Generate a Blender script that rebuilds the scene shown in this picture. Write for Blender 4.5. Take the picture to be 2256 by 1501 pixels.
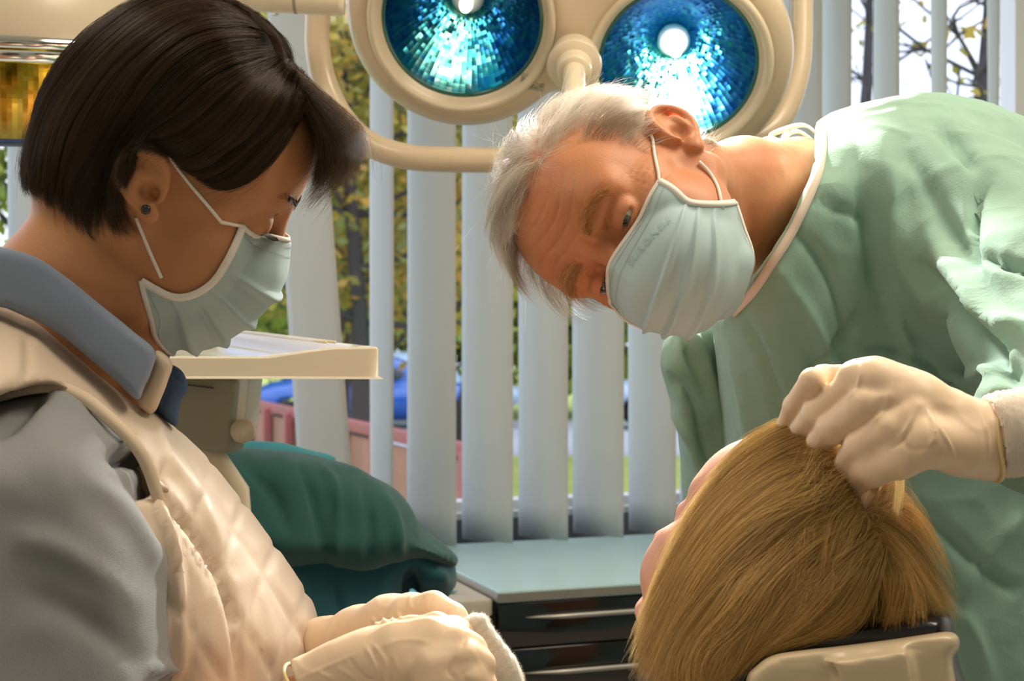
import bpy, bmesh, math, random
import numpy as np
from mathutils import Vector, Matrix
from mathutils.bvhtree import BVHTree

for o in list(bpy.data.objects):
    bpy.data.objects.remove(o)
SC = bpy.context.scene
COL = SC.collection
F = 3133.0                      # focal length in pixels of the 2256 px wide frame
CAMZ = 1.32
random.seed(7)
rng = np.random.default_rng(7)
PI = math.pi

# ------------------------------------------------------------------ camera, world, lights, exposure
cam = bpy.data.cameras.new('camera')
camo = bpy.data.objects.new('camera', cam)
COL.objects.link(camo)
camo.location = (0, 0, CAMZ)
camo.rotation_euler = (PI/2, 0, 0)
cam.sensor_width = 36.0
cam.lens = F*36.0/2256.0
cam.clip_start = 0.05
cam.dof.use_dof = True
cam.dof.focus_distance = 1.17
cam.dof.aperture_fstop = 11
cam.dof.aperture_blades = 7
SC.camera = camo
SC.view_settings.view_transform = 'Standard'
SC.view_settings.look = 'None'
SC.view_settings.exposure = 0.12
SC.view_settings.gamma = 1.0
SC.view_settings.use_curve_mapping = False
SC.cycles.max_bounces = 8
SC.cycles.transparent_max_bounces = 16

world = bpy.data.worlds.new('world')
SC.world = world
world.use_nodes = True
wn = world.node_tree
for n in list(wn.nodes): wn.nodes.remove(n)
w_out = wn.nodes.new('ShaderNodeOutputWorld')
w_bg = wn.nodes.new('ShaderNodeBackground')
w_tc = wn.nodes.new('ShaderNodeTexCoord')
w_no = wn.nodes.new('ShaderNodeTexNoise')
w_no.inputs['Scale'].default_value = 4.0
w_no.inputs['Detail'].default_value = 6.0
w_rp = wn.nodes.new('ShaderNodeValToRGB')
w_rp.color_ramp.elements[0].position = 0.35
w_rp.color_ramp.elements[0].color = (0.50, 0.62, 0.95, 1)
w_rp.color_ramp.elements[1].position = 0.62
w_rp.color_ramp.elements[1].color = (0.93, 0.96, 1.0, 1)
wn.links.new(w_tc.outputs['Generated'], w_no.inputs['Vector'])
wn.links.new(w_no.outputs['Fac'], w_rp.inputs['Fac'])
wn.links.new(w_rp.outputs['Color'], w_bg.inputs['Color'])
w_bg.inputs['Strength'].default_value = 2.0
wn.links.new(w_bg.outputs['Background'], w_out.inputs['Surface'])

def light(name, kind, loc, target, energy, color, size=0.3, size_y=None, spot=None, blend=0.5):
    ld = bpy.data.lights.new(name, kind)
    ld.energy = energy
    ld.color = color
    if kind == 'AREA':
        ld.size = size
        if size_y:
            ld.shape = 'RECTANGLE'; ld.size_y = size_y
        else:
            ld.shape = 'DISK'
    else:
        ld.shadow_soft_size = size
    if spot:
        ld.spot_size = spot; ld.spot_blend = blend
    ob = bpy.data.objects.new(name, ld)
    COL.objects.link(ob)
    ob.location = loc
    d = Vector(target) - Vector(loc)
    ob.rotation_euler = d.to_track_quat('-Z', 'Y').to_euler()
    return ob

# ------------------------------------------------------------------ coordinates
def W(px, py, d):
    """the point of the room that stands at distance d in front of the lens, in the direction of photograph point (px, py)"""
    return np.array([(px-1128.0)/F*d, d, CAMZ-(py-750.5)/F*d])
def WV(px, py, d): return Vector(W(px, py, d))
def PXY(P):
    P = np.asarray(P, float)
    return np.stack([1128+F*P[..., 0]/P[..., 1], 750.5-F*(P[..., 2]-CAMZ)/P[..., 1]], -1)

# ------------------------------------------------------------------ materials
def nodes_of(m):
    m.use_nodes = True
    nt = m.node_tree
    for n in list(nt.nodes): nt.nodes.remove(n)
    o = nt.nodes.new('ShaderNodeOutputMaterial')
    b = nt.nodes.new('ShaderNodeBsdfPrincipled')
    nt.links.new(b.outputs[0], o.inputs[0])
    return nt, b, o
def mat(name, col, rough=0.5, metal=0.0, spec=0.5, sss=0.0, sss_r=(1, .3, .15), sss_s=0.01, coat=0.0, trans=0.0, sheen=0.0,
        var=None, var_scale=8.0, var_amt=0.5, bump=0.0, bump_scale=100.0, bump_detail=3.0, bump_dist=0.001, stretch=(1, 1, 1), emit=None, emit_s=0.0, ior=None, wave=None):
    m = bpy.data.materials.new(name)
    nt, b, o = nodes_of(m)
    b.inputs['Base Color'].default_value = (*col, 1)
    b.inputs['Roughness'].default_value = rough
    b.inputs['Metallic'].default_value = metal
    b.inputs['Specular IOR Level'].default_value = spec
    if ior: b.inputs['IOR'].default_value = ior
    if sss:
        b.inputs['Subsurface Weight'].default_value = sss
        b.inputs['Subsurface Radius'].default_value = sss_r
        b.inputs['Subsurface Scale'].default_value = sss_s
    b.inputs['Coat Weight'].default_value = coat
    b.inputs['Coat Roughness'].default_value = 0.1
    b.inputs['Transmission Weight'].default_value = trans
    b.inputs['Sheen Weight'].default_value = sheen
    if emit:
        b.inputs['Emission Color'].default_value = (*emit, 1)
        b.inputs['Emission Strength'].default_value = emit_s
    tc = nt.nodes.new('ShaderNodeTexCoord')
    mp = nt.nodes.new('ShaderNodeMapping')
    mp.inputs['Scale'].default_value = stretch
    nt.links.new(tc.outputs['Object'], mp.inputs['Vector'])
    if var:
        no = nt.nodes.new('ShaderNodeTexNoise')
        no.inputs['Scale'].default_value = var_scale
        no.inputs['Detail'].default_value = 4
        nt.links.new(mp.outputs[0], no.inputs['Vector'])
        rp = nt.nodes.new('ShaderNodeValToRGB')
        rp.color_ramp.elements[0].position = 0.5-var_amt*0.4
        rp.color_ramp.elements[0].color = (*col, 1)
        rp.color_ramp.elements[1].position = 0.5+var_amt*0.4
        rp.color_ramp.elements[1].color = (*var, 1)
        nt.links.new(no.outputs['Fac'], rp.inputs['Fac'])
        nt.links.new(rp.outputs['Color'], b.inputs['Base Color'])
    if bump:
        no2 = nt.nodes.new('ShaderNodeTexNoise')
        no2.inputs['Scale'].default_value = bump_scale
        no2.inputs['Detail'].default_value = bump_detail
        nt.links.new(mp.outputs[0], no2.inputs['Vector'])
        bp = nt.nodes.new('ShaderNodeBump')
        bp.inputs['Strength'].default_value = bump
        bp.inputs['Distance'].default_value = bump_dist
        nt.links.new(no2.outputs['Fac'], bp.inputs['Height'])
        nt.links.new(bp.outputs[0], b.inputs['Normal'])
    if wave:
        wv = nt.nodes.new('ShaderNodeTexWave')
        wv.bands_direction = wave[0]
        wv.inputs['Scale'].default_value = wave[1]
        wv.inputs['Distortion'].default_value = 0.5
        nt.links.new(mp.outputs[0], wv.inputs['Vector'])
        bp = nt.nodes.new('ShaderNodeBump')
        bp.inputs['Strength'].default_value = wave[2]
        bp.inputs['Distance'].default_value = 0.001
        nt.links.new(wv.outputs['Fac'], bp.inputs['Height'])
        nt.links.new(bp.outputs[0], b.inputs['Normal'])
    return m
def translucent(m, col, fac):
    """mix a translucent lobe into a principled material (thin cloth)"""
    nt = m.node_tree
    o = [n for n in nt.nodes if n.type == 'OUTPUT_MATERIAL'][0]
    b = [n for n in nt.nodes if n.type == 'BSDF_PRINCIPLED'][0]
    t = nt.nodes.new('ShaderNodeBsdfTranslucent')
    t.inputs[0].default_value = (*col, 1)
    mx = nt.nodes.new('ShaderNodeMixShader')
    mx.inputs[0].default_value = fac
    nt.links.new(b.outputs[0], mx.inputs[1])
    nt.links.new(t.outputs[0], mx.inputs[2])
    nt.links.new(mx.outputs[0], o.inputs[0])
    return m
def hairmat(name, col, col2=None, rough=0.35, scale=60.0):
    m = bpy.data.materials.new(name)
    m.use_nodes = True
    nt = m.node_tree
    for n in list(nt.nodes): nt.nodes.remove(n)
    o = nt.nodes.new('ShaderNodeOutputMaterial')
    b = nt.nodes.new('ShaderNodeBsdfPrincipled')
    b.inputs['Roughness'].default_value = rough
    b.inputs['Specular IOR Level'].default_value = 0.5
    ri = nt.nodes.new('ShaderNodeAttribute'); ri.attribute_name = 'tone'
    rp = nt.nodes.new('ShaderNodeValToRGB')
    rp.color_ramp.elements[0].color = (*col, 1)
    rp.color_ramp.elements[1].color = (*(col2 or col), 1)
    nt.links.new(ri.outputs['Fac'], rp.inputs['Fac'])
    nt.links.new(rp.outputs['Color'], b.inputs['Base Color'])
    tr = nt.nodes.new('ShaderNodeBsdfTranslucent'); nt.links.new(rp.outputs['Color'], tr.inputs[0])
    mx = nt.nodes.new('ShaderNodeMixShader'); mx.inputs[0].default_value = .35
    nt.links.new(b.outputs[0], mx.inputs[1]); nt.links.new(tr.outputs[0], mx.inputs[2])
    nt.links.new(mx.outputs[0], o.inputs[0])
    return m
def crumple(m, scale=9.0, dist=.004, strength=.6, stretch=(1, 1, 1), warp=.25):
    """sharp paper-like creases on top of a material's own bump"""
    nt = m.node_tree; b = [n for n in nt.nodes if n.type == 'BSDF_PRINCIPLED'][0]
    tc = nt.nodes.new('ShaderNodeTexCoord'); mp = nt.nodes.new('ShaderNodeMapping'); mp.inputs['Scale'].default_value = stretch
    nt.links.new(tc.outputs['Object'], mp.inputs['Vector'])
    no = nt.nodes.new('ShaderNodeTexNoise'); no.inputs['Scale'].default_value = scale*.6; no.inputs['Detail'].default_value = 3
    nt.links.new(mp.outputs[0], no.inputs['Vector'])
    vm = nt.nodes.new('ShaderNodeVectorMath'); vm.operation = 'MULTIPLY_ADD'
    nt.links.new(no.outputs['Color'], vm.inputs[0]); vm.inputs[1].default_value = (warp, warp, warp); nt.links.new(mp.outputs[0], vm.inputs[2])
    prev = b.inputs['Normal'].links[0].from_socket if b.inputs['Normal'].links else None
    for k, (sc, ds) in enumerate(((scale, dist), (scale*2.3, dist*.45))):
        vo = nt.nodes.new('ShaderNodeTexVoronoi'); vo.feature = 'F1'; vo.distance = 'EUCLIDEAN'; vo.inputs['Scale'].default_value = sc
        nt.links.new(vm.outputs[0], vo.inputs['Vector'])
        bp = nt.nodes.new('ShaderNodeBump'); bp.inputs['Strength'].default_value = strength; bp.inputs['Distance'].default_value = ds
        nt.links.new(vo.outputs['Distance'], bp.inputs['Height'])
        if prev is not None: nt.links.new(prev, bp.inputs['Normal'])
        prev = bp.outputs[0]
    nt.links.new(prev, b.inputs['Normal'])
    return m

# ------------------------------------------------------------------ object helpers
def link(o, parent=None, mt=None, label=None):
    COL.objects.link(o)
    if parent is not None:
        o.parent = parent
        o.matrix_parent_inverse = parent.matrix_world.inverted() if parent.type != 'EMPTY' else Matrix.Translation(parent.location).inverted()
    if mt is not None:
        o.data.materials.append(mt)
    if label: o['label'] = label
    return o
def tag(o, label, cat, group=None):
    o['label'] = label; o['category'] = cat
    if group: o['group'] = group
    return o
def thing(name, label, cat, loc=(0, 0, 0), group=None):
    o = bpy.data.objects.new(name, None)
    o.empty_display_size = 0.05
    o.location = loc
    COL.objects.link(o)
    return tag(o, label, cat, group)
def mesh_np(name, V, Fc, mt=None, parent=None, smooth=True, label=None):
    """V (n,3); Fc (m,4) or (m,3) arrays, or a list of index tuples"""
    me = bpy.data.meshes.new(name)
    if isinstance(Fc, np.ndarray):
        V = np.ascontiguousarray(V, dtype=np.float32)
        k = Fc.shape[1]
        me.vertices.add(len(V)); me.vertices.foreach_set('co', V.ravel())
        me.loops.add(Fc.size); me.loops.foreach_set('vertex_index', np.ascontiguousarray(Fc, dtype=np.int32).ravel())
        me.polygons.add(len(Fc))
        me.polygons.foreach_set('loop_start', np.arange(0, Fc.size, k, dtype=np.int32))
        me.polygons.foreach_set('loop_total', np.full(len(Fc), k, dtype=np.int32))
        me.update(calc_edges=True)
    else:
        me.from_pydata([tuple(map(float, v)) for v in V], [], [tuple(f) for f in Fc])
        me.update()
    if smooth:
        me.polygons.foreach_set('use_smooth', np.ones(len(me.polygons), dtype=bool))
    o = bpy.data.objects.new(name, me)
    return link(o, parent, mt, label)
def kind(o, k): o['kind'] = k; return o

class MB:
    """collects shapes into one mesh"""
    def __init__(s): s.v = []; s.f = []
    def add(s, V, Fs):
        b = len(s.v)
        s.v += [tuple(map(float, p)) for p in V]
        s.f += [tuple(i+b for i in f) for f in Fs]
        return s
    def grid(s, G, closed_u=False, closed_v=False):
        G = np.asarray(G); nu, nv = G.shape[:2]
        fs = []
        for i in range(nu if closed_u else nu-1):
            for j in range(nv if closed_v else nv-1):
                a = i*nv+j; b = ((i+1) % nu)*nv+j; c = ((i+1) % nu)*nv+(j+1) % nv; d = i*nv+(j+1) % nv
                fs.append((a, b, c, d))
        return s.add(G.reshape(-1, 3), fs)
    def box(s, c, size, R=None, bev=0.0):
        bm = bmesh.new()
        bmesh.ops.create_cube(bm, size=1.0)
        for v in bm.verts: v.co = Vector((v.co.x*size[0], v.co.y*size[1], v.co.z*size[2]))
        if bev:
            bmesh.ops.bevel(bm, geom=bm.edges[:], offset=bev, segments=3, profile=0.5, affect='EDGES')
        M = (R or Matrix.Identity(3))
        V = [M @ v.co + Vector(c) for v in bm.verts]
        bm.verts.index_update()
        Fs = [[v.index for v in f.verts] for f in bm.faces]
        bm.free()
        return s.add(V, Fs)
    def tube(s, pts, r, n=12, cap=True, flat=1.0, up=None):
        pts = np.asarray(pts, float); m = len(pts)
        rr = np.broadcast_to(np.asarray(r, float), (m,))
        T = np.gradient(pts, axis=0); T /= np.linalg.norm(T, axis=1)[:, None]+1e-12
        u = np.array(up if up is not None else ([0, 0, 1] if abs(T[0][2]) < .9 else [1, 0, 0]), float)
        G = []
        for i in range(m):
            u = u-T[i]*(u@T[i]); u /= np.linalg.norm(u)+1e-12
            w = np.cross(T[i], u)
            a = np.linspace(0, 2*PI, n, endpoint=False)
            G.append(pts[i]+rr[i]*(np.cos(a)[:, None]*u*flat+np.sin(a)[:, None]*w))
        b = len(s.v)
        s.grid(np.array(G), closed_v=True)
        if cap:
            s.f.append(tuple(b+j for j in range(n)))
            s.f.append(tuple(b+(m-1)*n+j for j in reversed(range(n))))
        return s
    def lathe(s, prof, M, n=64, close=False):
        """prof [(radius, height)], turned about the z axis of the 4x4 M"""
        a = np.linspace(0, 2*PI, n, endpoint=False)
        G = np.array([[(r*math.cos(t), r*math.sin(t), h) for t in a] for r, h in prof])
        Mn = np.array(M)
        G = G @ Mn[:3, :3].T + Mn[:3, 3]
        return s.grid(G, closed_v=True, closed_u=close)
    def build(s, name, mt=None, parent=None, smooth=True, label=None, auto=None):
        o = mesh_np(name, s.v, s.f, mt, parent, smooth, label)
        if auto:
            md = o.modifiers.new('edge_split', 'EDGE_SPLIT'); md.split_angle = math.radians(auto)
        return o
def spline(P, n, closed=False):
    """Catmull-Rom through the rows of P, n samples"""
    P = np.asarray(P, float)
    if closed: Q = np.vstack([P[-1], P, P[0], P[1]])
    else: Q = np.vstack([2*P[0]-P[1], P, 2*P[-1]-P[-2]])
    m = len(Q)-3
    t = np.linspace(0, m, n, endpoint=not closed)
    i = np.minimum(t.astype(int), m-1); f = (t-i)[:, None]
    a, b, c, d = Q[i], Q[i+1], Q[i+2], Q[i+3]
    return 0.5*((2*b)+(-a+c)*f+(2*a-5*b+4*c-d)*f*f+(-a+3*b-3*c+d)*f**3)

# ------------------------------------------------------------------ noise
_perm = rng.random((64, 64, 64)).astype(np.float32)
def vnoise(P):
    P = np.asarray(P, np.float32)
    i = np.floor(P).astype(np.int64); f = (P-i).astype(np.float32); f = f*f*(3-2*f)
    i &= 63; j = (i+1) & 63
    g = _perm
    x0, y0, z0 = i[:, 0], i[:, 1], i[:, 2]; x1, y1, z1 = j[:, 0], j[:, 1], j[:, 2]
    fx, fy, fz = f[:, 0], f[:, 1], f[:, 2]
    c00 = g[x0, y0, z0]*(1-fx)+g[x1, y0, z0]*fx; c10 = g[x0, y1, z0]*(1-fx)+g[x1, y1, z0]*fx
    c01 = g[x0, y0, z1]*(1-fx)+g[x1, y0, z1]*fx; c11 = g[x0, y1, z1]*(1-fx)+g[x1, y1, z1]*fx
    return ((c00*(1-fy)+c10*fy)*(1-fz)+(c01*(1-fy)+c11*fy)*fz)*2-1
def fbm(P, o=3):
    s = 0; a = 1; t = 0
    for k in range(o):
        s = s+a*vnoise(P*(2.0**k)+17.3*k); t += a; a *= .5
    return s/t
def ridged(P, o=2):
    s = 0; a = 1; t = 0
    for k in range(o):
        s = s+a*(1-2*np.abs(vnoise(P*(2.0**k)+31.7*k))); t += a; a *= .5
    return s/t

# ------------------------------------------------------------------ implicit surfaces (smooth unions of tapered limbs), meshed with surface nets
class SDF:
    def __init__(s, lo, hi, h):
        s.lo = np.array(lo, float); s.h = h
        n = np.ceil((np.array(hi, float)-s.lo)/h).astype(int)+1
        s.ax = [(s.lo[i]+h*np.arange(n[i])).astype(np.float32) for i in range(3)]
        s.d = np.full(n, 1.0, np.float32)
    def _sl(s, lo, hi, m):
        r = []
        for i in range(3):
            a = int(max(0, math.floor((lo[i]-m-s.lo[i])/s.h))); b = int(min(len(s.ax[i]), math.ceil((hi[i]+m-s.lo[i])/s.h)+1))
            if b <= a: return None
            r.append(slice(a, b))
        return tuple(r)
    def _apply(s, fn, lo, hi, k, op):
        sl = s._sl(lo, hi, k+4*s.h)
        if sl is None: return s
        X = s.ax[0][sl[0]][:, None, None]; Y = s.ax[1][sl[1]][None, :, None]; Z = s.ax[2][sl[2]][None, None, :]
        b = fn(X, Y, Z); a = s.d[sl]
        r = None
        if op == "add" and k > 0:
            t = np.clip(.5+.5*(b-a)/k, 0, 1); r = b+(a-b)*t-k*t*(1-t)
        if op == "sub": b = -b
        if op == 'sub':
            A = s.d[sl]; B = b      # b already negated distance
            if k > 0:
                t = np.clip(.5+.5*(B-A)/k, 0, 1); r = A+(B-A)*t+k*t*(1-t)
            else: r = np.maximum(A, B)
        elif k <= 0: r = np.minimum(a, b)
        s.d[sl] = r
        return s
    def ell(s, c, r, R=None, k=0.01, op='add'):
        c = np.array(c, float); r = np.array(r, float); R = np.eye(3) if R is None else np.array(R, float)
        e = np.sqrt((R**2)@(r**2))
        def fn(X, Y, Z):
            dx, dy, dz = X-c[0], Y-c[1], Z-c[2]
            u = [(dx*R[0, i]+dy*R[1, i]+dz*R[2, i]) for i in range(3)]
            k0 = np.sqrt(sum((u[i]/r[i])**2 for i in range(3)))
            k1 = np.sqrt(sum((u[i]/r[i]**2)**2 for i in range(3)))+1e-9
            return (k0*(k0-1)/k1).astype(np.float32)
        return s._apply(fn, c-e, c+e, k, op)
    def cone(s, a, b, ra, rb, k=0.01, op='add'):
        a = np.array(a, float); b = np.array(b, float)
        ba = b-a; L2 = ba@ba+1e-12
        m = max(ra, rb)
        def fn(X, Y, Z):
            dx, dy, dz = X-a[0], Y-a[1], Z-a[2]
            t = np.clip((dx*ba[0]+dy*ba[1]+dz*ba[2])/L2, 0, 1)
            return (np.sqrt((dx-ba[0]*t)**2+(dy-ba[1]*t)**2+(dz-ba[2]*t)**2)-(ra+(rb-ra)*t)).astype(np.float32)
        return s._apply(fn, np.minimum(a, b)-m, np.maximum(a, b)+m, k, op)
    def chain(s, pts, k=0.01, op='add'):
        for p, q in zip(pts[:-1], pts[1:]): s.cone(p[:3], q[:3], p[3], q[3], k, op)
        return s
    def pxchain(s, pts, k=0.01, op='add'):
        """points (px, py, distance, radius in px)"""
        Q = [(*W(p[0], p[1], p[2]), p[3]*p[2]/F) for p in pts]
        return s.chain(Q, k, op)
    def plane(s, p, n, k=0.0):
        """cut away the side the normal n points to"""
        p = np.array(p, float); n = np.array(n, float); n /= np.linalg.norm(n)
        X = s.ax[0][:, None, None]; Y = s.ax[1][None, :, None]; Z = s.ax[2][None, None, :]
        b = ((X-p[0])*n[0]+(Y-p[1])*n[1]+(Z-p[2])*n[2]).astype(np.float32)
        if k > 0:
            A = s.d; t = np.clip(.5+.5*(b-A)/k, 0, 1); s.d = A+(b-A)*t+k*t*(1-t)
        else: s.d = np.maximum(s.d, b)
        return s
    def mesh(s, smooth=1):
        d = s.d; n = d.shape
        ins = d < 0
        c = np.zeros((n[0]-1, n[1]-1, n[2]-1), np.uint8)
        for i in (0, 1):
            for j in (0, 1):
                for k in (0, 1):
                    c += ins[i:n[0]-1+i, j:n[1]-1+j, k:n[2]-1+k]
        act = (c > 0) & (c < 8)
        I, J, K = np.nonzero(act)
        idx = np.full(act.shape, -1, np.int64); idx[I, J, K] = np.arange(len(I))
        acc = np.zeros((len(I), 3)); cnt = np.zeros(len(I))
        cor = [(i, j, k) for i in (0, 1) for j in (0, 1) for k in (0, 1)]
        for a in cor:
            for ax in range(3):
                if a[ax]: continue
                b = list(a); b[ax] = 1
                da = d[I+a[0], J+a[1], K+a[2]]; db = d[I+b[0], J+b[1], K+b[2]]
                m = (da < 0) != (db < 0)
                t = np.where(m, da/np.where(m, da-db, 1), 0)
                p = np.array(a, float)[None, :].repeat(len(I), 0); p[:, ax] += t
                acc[m] += p[m]; cnt[m] += 1
        V = acc/np.maximum(cnt, 1)[:, None]
        V = s.lo+s.h*(V+np.stack([I, J, K], 1))
        Q = []
        for ax in range(3):
            o1, o2 = [(1, 2), (2, 0), (0, 1)][ax]
            sl0 = [slice(1, n[i]-1) for i in range(3)]; sl0[ax] = slice(0, n[ax]-1)
            sl1 = list(sl0); sl1[ax] = slice(1, n[ax])
            A = ins[tuple(sl0)]; B = ins[tuple(sl1)]
            for flip, M in ((False, A & ~B), (True, ~A & B)):
                p = np.stack(np.nonzero(M), 1)
                if not len(p): continue
                off = np.array([1, 1, 1]); off[ax] = 0
                p = p+off
                e1 = np.zeros(3, int); e1[o1] = 1; e2 = np.zeros(3, int); e2[o2] = 1
                q = [idx[tuple((p-e).T)] for e in (e1+e2, e2, 0*e1, e1)]
                q = np.stack(q[::-1] if flip else q, 1)
                Q.append(q)
        Q = np.concatenate(Q)
        Q = Q[(Q >= 0).all(1)]
        for _ in range(smooth): V = lap(V, Q)
        return V, Q
def lap(V, Q, f=0.5):
    S = np.zeros_like(V); C = np.zeros(len(V))
    k = Q.shape[1]
    for i in range(k):
        a = Q[:, i]; b = Q[:, (i+1) % k]
        for c in range(3):
            S[:, c] += np.bincount(a, V[b, c], len(V))+np.bincount(b, V[a, c], len(V))
        C += np.bincount(a, minlength=len(V))+np.bincount(b, minlength=len(V))
    return V+f*(S/np.maximum(C, 1)[:, None]-V)
def normals(V, Q):
    n = np.cross(V[Q[:, 2]]-V[Q[:, 0]], V[Q[:, -1]]-V[Q[:, 1]])
    N = np.zeros_like(V)
    for i in range(Q.shape[1]):
        for c in range(3): N[:, c] += np.bincount(Q[:, i], n[:, c], len(V))
    return N/(np.linalg.norm(N, axis=1)[:, None]+1e-12)
def polydist(P, L):
    """distance of 2-D points P to polyline L, and the parameter 0..1 along it"""
    best = np.full(len(P), 1e9); bt = np.zeros(len(P)); m = len(L)-1
    for i in range(m):
        a = np.array(L[i][:2], float); b = np.array(L[i+1][:2], float); ab = b-a
        t = np.clip(((P-a)@ab)/(ab@ab+1e-9), 0, 1)
        dd = np.linalg.norm(P-a-t[:, None]*ab, axis=1)
        k = dd < best; best[k] = dd[k]; bt[k] = (i+t[k])/m
    return best, bt
def folds(V, Q, L, amp, wid, sharp=1.0, side=True, off=0.0):
    """press or raise creases: L is a list of (polyline in photograph points, amplitude factor)"""
    N = normals(V, Q)
    P = PXY(V)
    face = (N*(V-np.array([0, 0, CAMZ]))).sum(1) < 0
    D = np.zeros(len(V))
    for pl, a, w in L:
        pl = spline(np.array(pl, float), 5*len(pl))
        d, t = polydist(P, pl)
        e = np.sin(np.clip(t, 0.02, .98)*PI)**.6
        D += np.where(face, a*amp*e*np.exp(-(d/(w*wid))**2), 0)
    return V+N*D[:, None]

def hair_obj(name, strands, rad, mt, parent=None, label=None, taper=0.35, tone=None, root=0.0):
    """strands: array (n, k, 3); drawn as native hair curves"""
    S = np.asarray(strands, np.float32); n, k = S.shape[:2]
    hc = bpy.data.hair_curves.new(name)
    hc.add_curves([k]*n)
    hc.points.foreach_set('position', S.reshape(-1)) if hasattr(hc.points, 'foreach_set') else None
    r = np.broadcast_to((rad*(1-(1-taper)*np.linspace(0, 1, k)**2)).astype(np.float32), (n, k)).ravel()
    at = hc.attributes.get('radius') or hc.attributes.new('radius', 'FLOAT', 'POINT')
    at.data.foreach_set('value', np.ascontiguousarray(r))
    tn = hc.attributes.new('tone', 'FLOAT', 'POINT')
    if tone is None: tone = rng.random(n)
    tk = np.asarray(tone, np.float32)[:, None]*np.clip(1-root+root*np.linspace(0, 2.2, k), 0, 1)[None, :]
    tn.data.foreach_set('value', np.ascontiguousarray(np.clip(tk, 0, 1), dtype=np.float32).ravel())
    o = bpy.data.objects.new(name, hc)
    return link(o, parent, mt, label)

# outline bodies: a closed outline of the photograph given its own distance and thickness, as one more shape of an implicit body
_PX = np.arange(-700, 3200, 5.0); _PY = np.arange(-500, 2500, 5.0)
def outline_dist(poly, lo, hi):
    xs = np.arange(lo[0], hi[0]+5, 5.0); ys = np.arange(lo[1], hi[1]+5, 5.0)
    GX, GY = np.meshgrid(xs, ys, indexing='ij'); P = np.stack([GX.ravel(), GY.ravel()], 1)
    best = np.full(len(P), 1e9); ins = np.zeros(len(P), bool); n = len(poly)
    for i in range(n):
        a = poly[i]; b = poly[(i+1) % n]; ab = b-a
        t = np.clip(((P-a)@ab)/(ab@ab+1e-9), 0, 1)
        best = np.minimum(best, ((P-a-t[:, None]*ab)**2).sum(1))
        c = ((a[1] > P[:, 1]) != (b[1] > P[:, 1]))
        xi = a[0]+(P[:, 1]-a[1])*(ab[0])/(ab[1] if abs(ab[1]) > 1e-9 else 1e-9)
        ins ^= c & (P[:, 0] < xi)
    D = np.sqrt(best)*np.where(ins, 1, -1)
    return xs, ys, D.reshape(GX.shape).astype(np.float32)
def sdf_outline(s, poly, dep, tf, tb, R, k=0.01, op='add', curve=True):
    poly = spline(np.array(poly, float), 6*len(poly), closed=True) if curve else np.array(poly, float)
    m = max(R, 60)
    xs, ys, D = outline_dist(poly, poly.min(0)-m, poly.max(0)+m)
    X = s.ax[0][:, None, None]; Y = s.ax[1][None, :, None]; Z = s.ax[2][None, None, :]
    px = 1128+F*X/Y+0*Z; py = 750.5-F*(Z-CAMZ)/Y+0*X
    u = np.clip((px-xs[0])/5.0, 0, len(xs)-1.01); v = np.clip((py-ys[0])/5.0, 0, len(ys)-1.01)
    i = u.astype(np.int32); j = v.astype(np.int32); fu = u-i; fv = v-j
    d2 = (D[i, j]*(1-fu)+D[i+1, j]*fu)*(1-fv)+(D[i, j+1]*(1-fu)+D[i+1, j+1]*fu)*fv
    dep_ = dep(px, py) if callable(dep) else dep
    q = np.where(d2 > R, 0, 1-d2/R)
    dy = Y-dep_
    tf_ = tf(px, py) if callable(tf) else tf
    r = np.where(dy < 0, -dy/tf_, dy/tb)
    b = (np.sqrt(q*q+r*r)-1)*np.minimum(tf_, R*np.mean(dep_)/F)
    b = b.astype(np.float32)
    A = s.d
    if op == 'add':
        if k > 0:
            t = np.clip(.5+.5*(b-A)/k, 0, 1); s.d = b+(A-b)*t-k*t*(1-t)
        else: s.d = np.minimum(A, b)
    else:
        b = -b
        if k > 0:
            t = np.clip(.5+.5*(b-A)/k, 0, 1); s.d = A+(b-A)*t+k*t*(1-t)
        else: s.d = np.maximum(A, b)
    return s
def lin(x0, y0, d0, gx=0.0, gy=0.0):
    """a distance that changes evenly over the picture: per 100 px right and down"""
    return lambda px, py: d0+(px-x0)*gx/100+(py-y0)*gy/100
def bounds(pts, m=0.05):
    """pts rows (px, py, distance): the box that holds them"""
    Q = np.array([W(*p) for p in pts]); return Q.min(0)-m, Q.max(0)+m

def sdf_prism(s, poly, op='sub', k=0.002, curve=True, ymin=0, ymax=9):
    """cut (or keep) what lies in the directions inside the outline"""
    poly = spline(np.array(poly, float), 6*len(poly), closed=True) if curve else np.array(poly, float)
    xs, ys, D = outline_dist(poly, poly.min(0)-60, poly.max(0)+60)
    X = s.ax[0][:, None, None]; Y = s.ax[1][None, :, None]; Z = s.ax[2][None, None, :]
    px = 1128+F*X/Y+0*Z; py = 750.5-F*(Z-CAMZ)/Y+0*X
    u = np.clip((px-xs[0])/5.0, 0, len(xs)-1.01); v = np.clip((py-ys[0])/5.0, 0, len(ys)-1.01)
    i = u.astype(np.int32); j = v.astype(np.int32); fu = u-i; fv = v-j
    d2 = (D[i, j]*(1-fu)+D[i+1, j]*fu)*(1-fv)+(D[i, j+1]*(1-fu)+D[i+1, j+1]*fu)*fv
    b = (d2*Y/F).astype(np.float32)
    if ymin > 0 or ymax < 9: b = np.minimum(b, np.minimum(Y-ymin, ymax-Y)+0*b)
    A = s.d; t = np.clip(.5+.5*(b-A)/k, 0, 1); s.d = A+(b-A)*t+k*t*(1-t)
    return s
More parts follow.
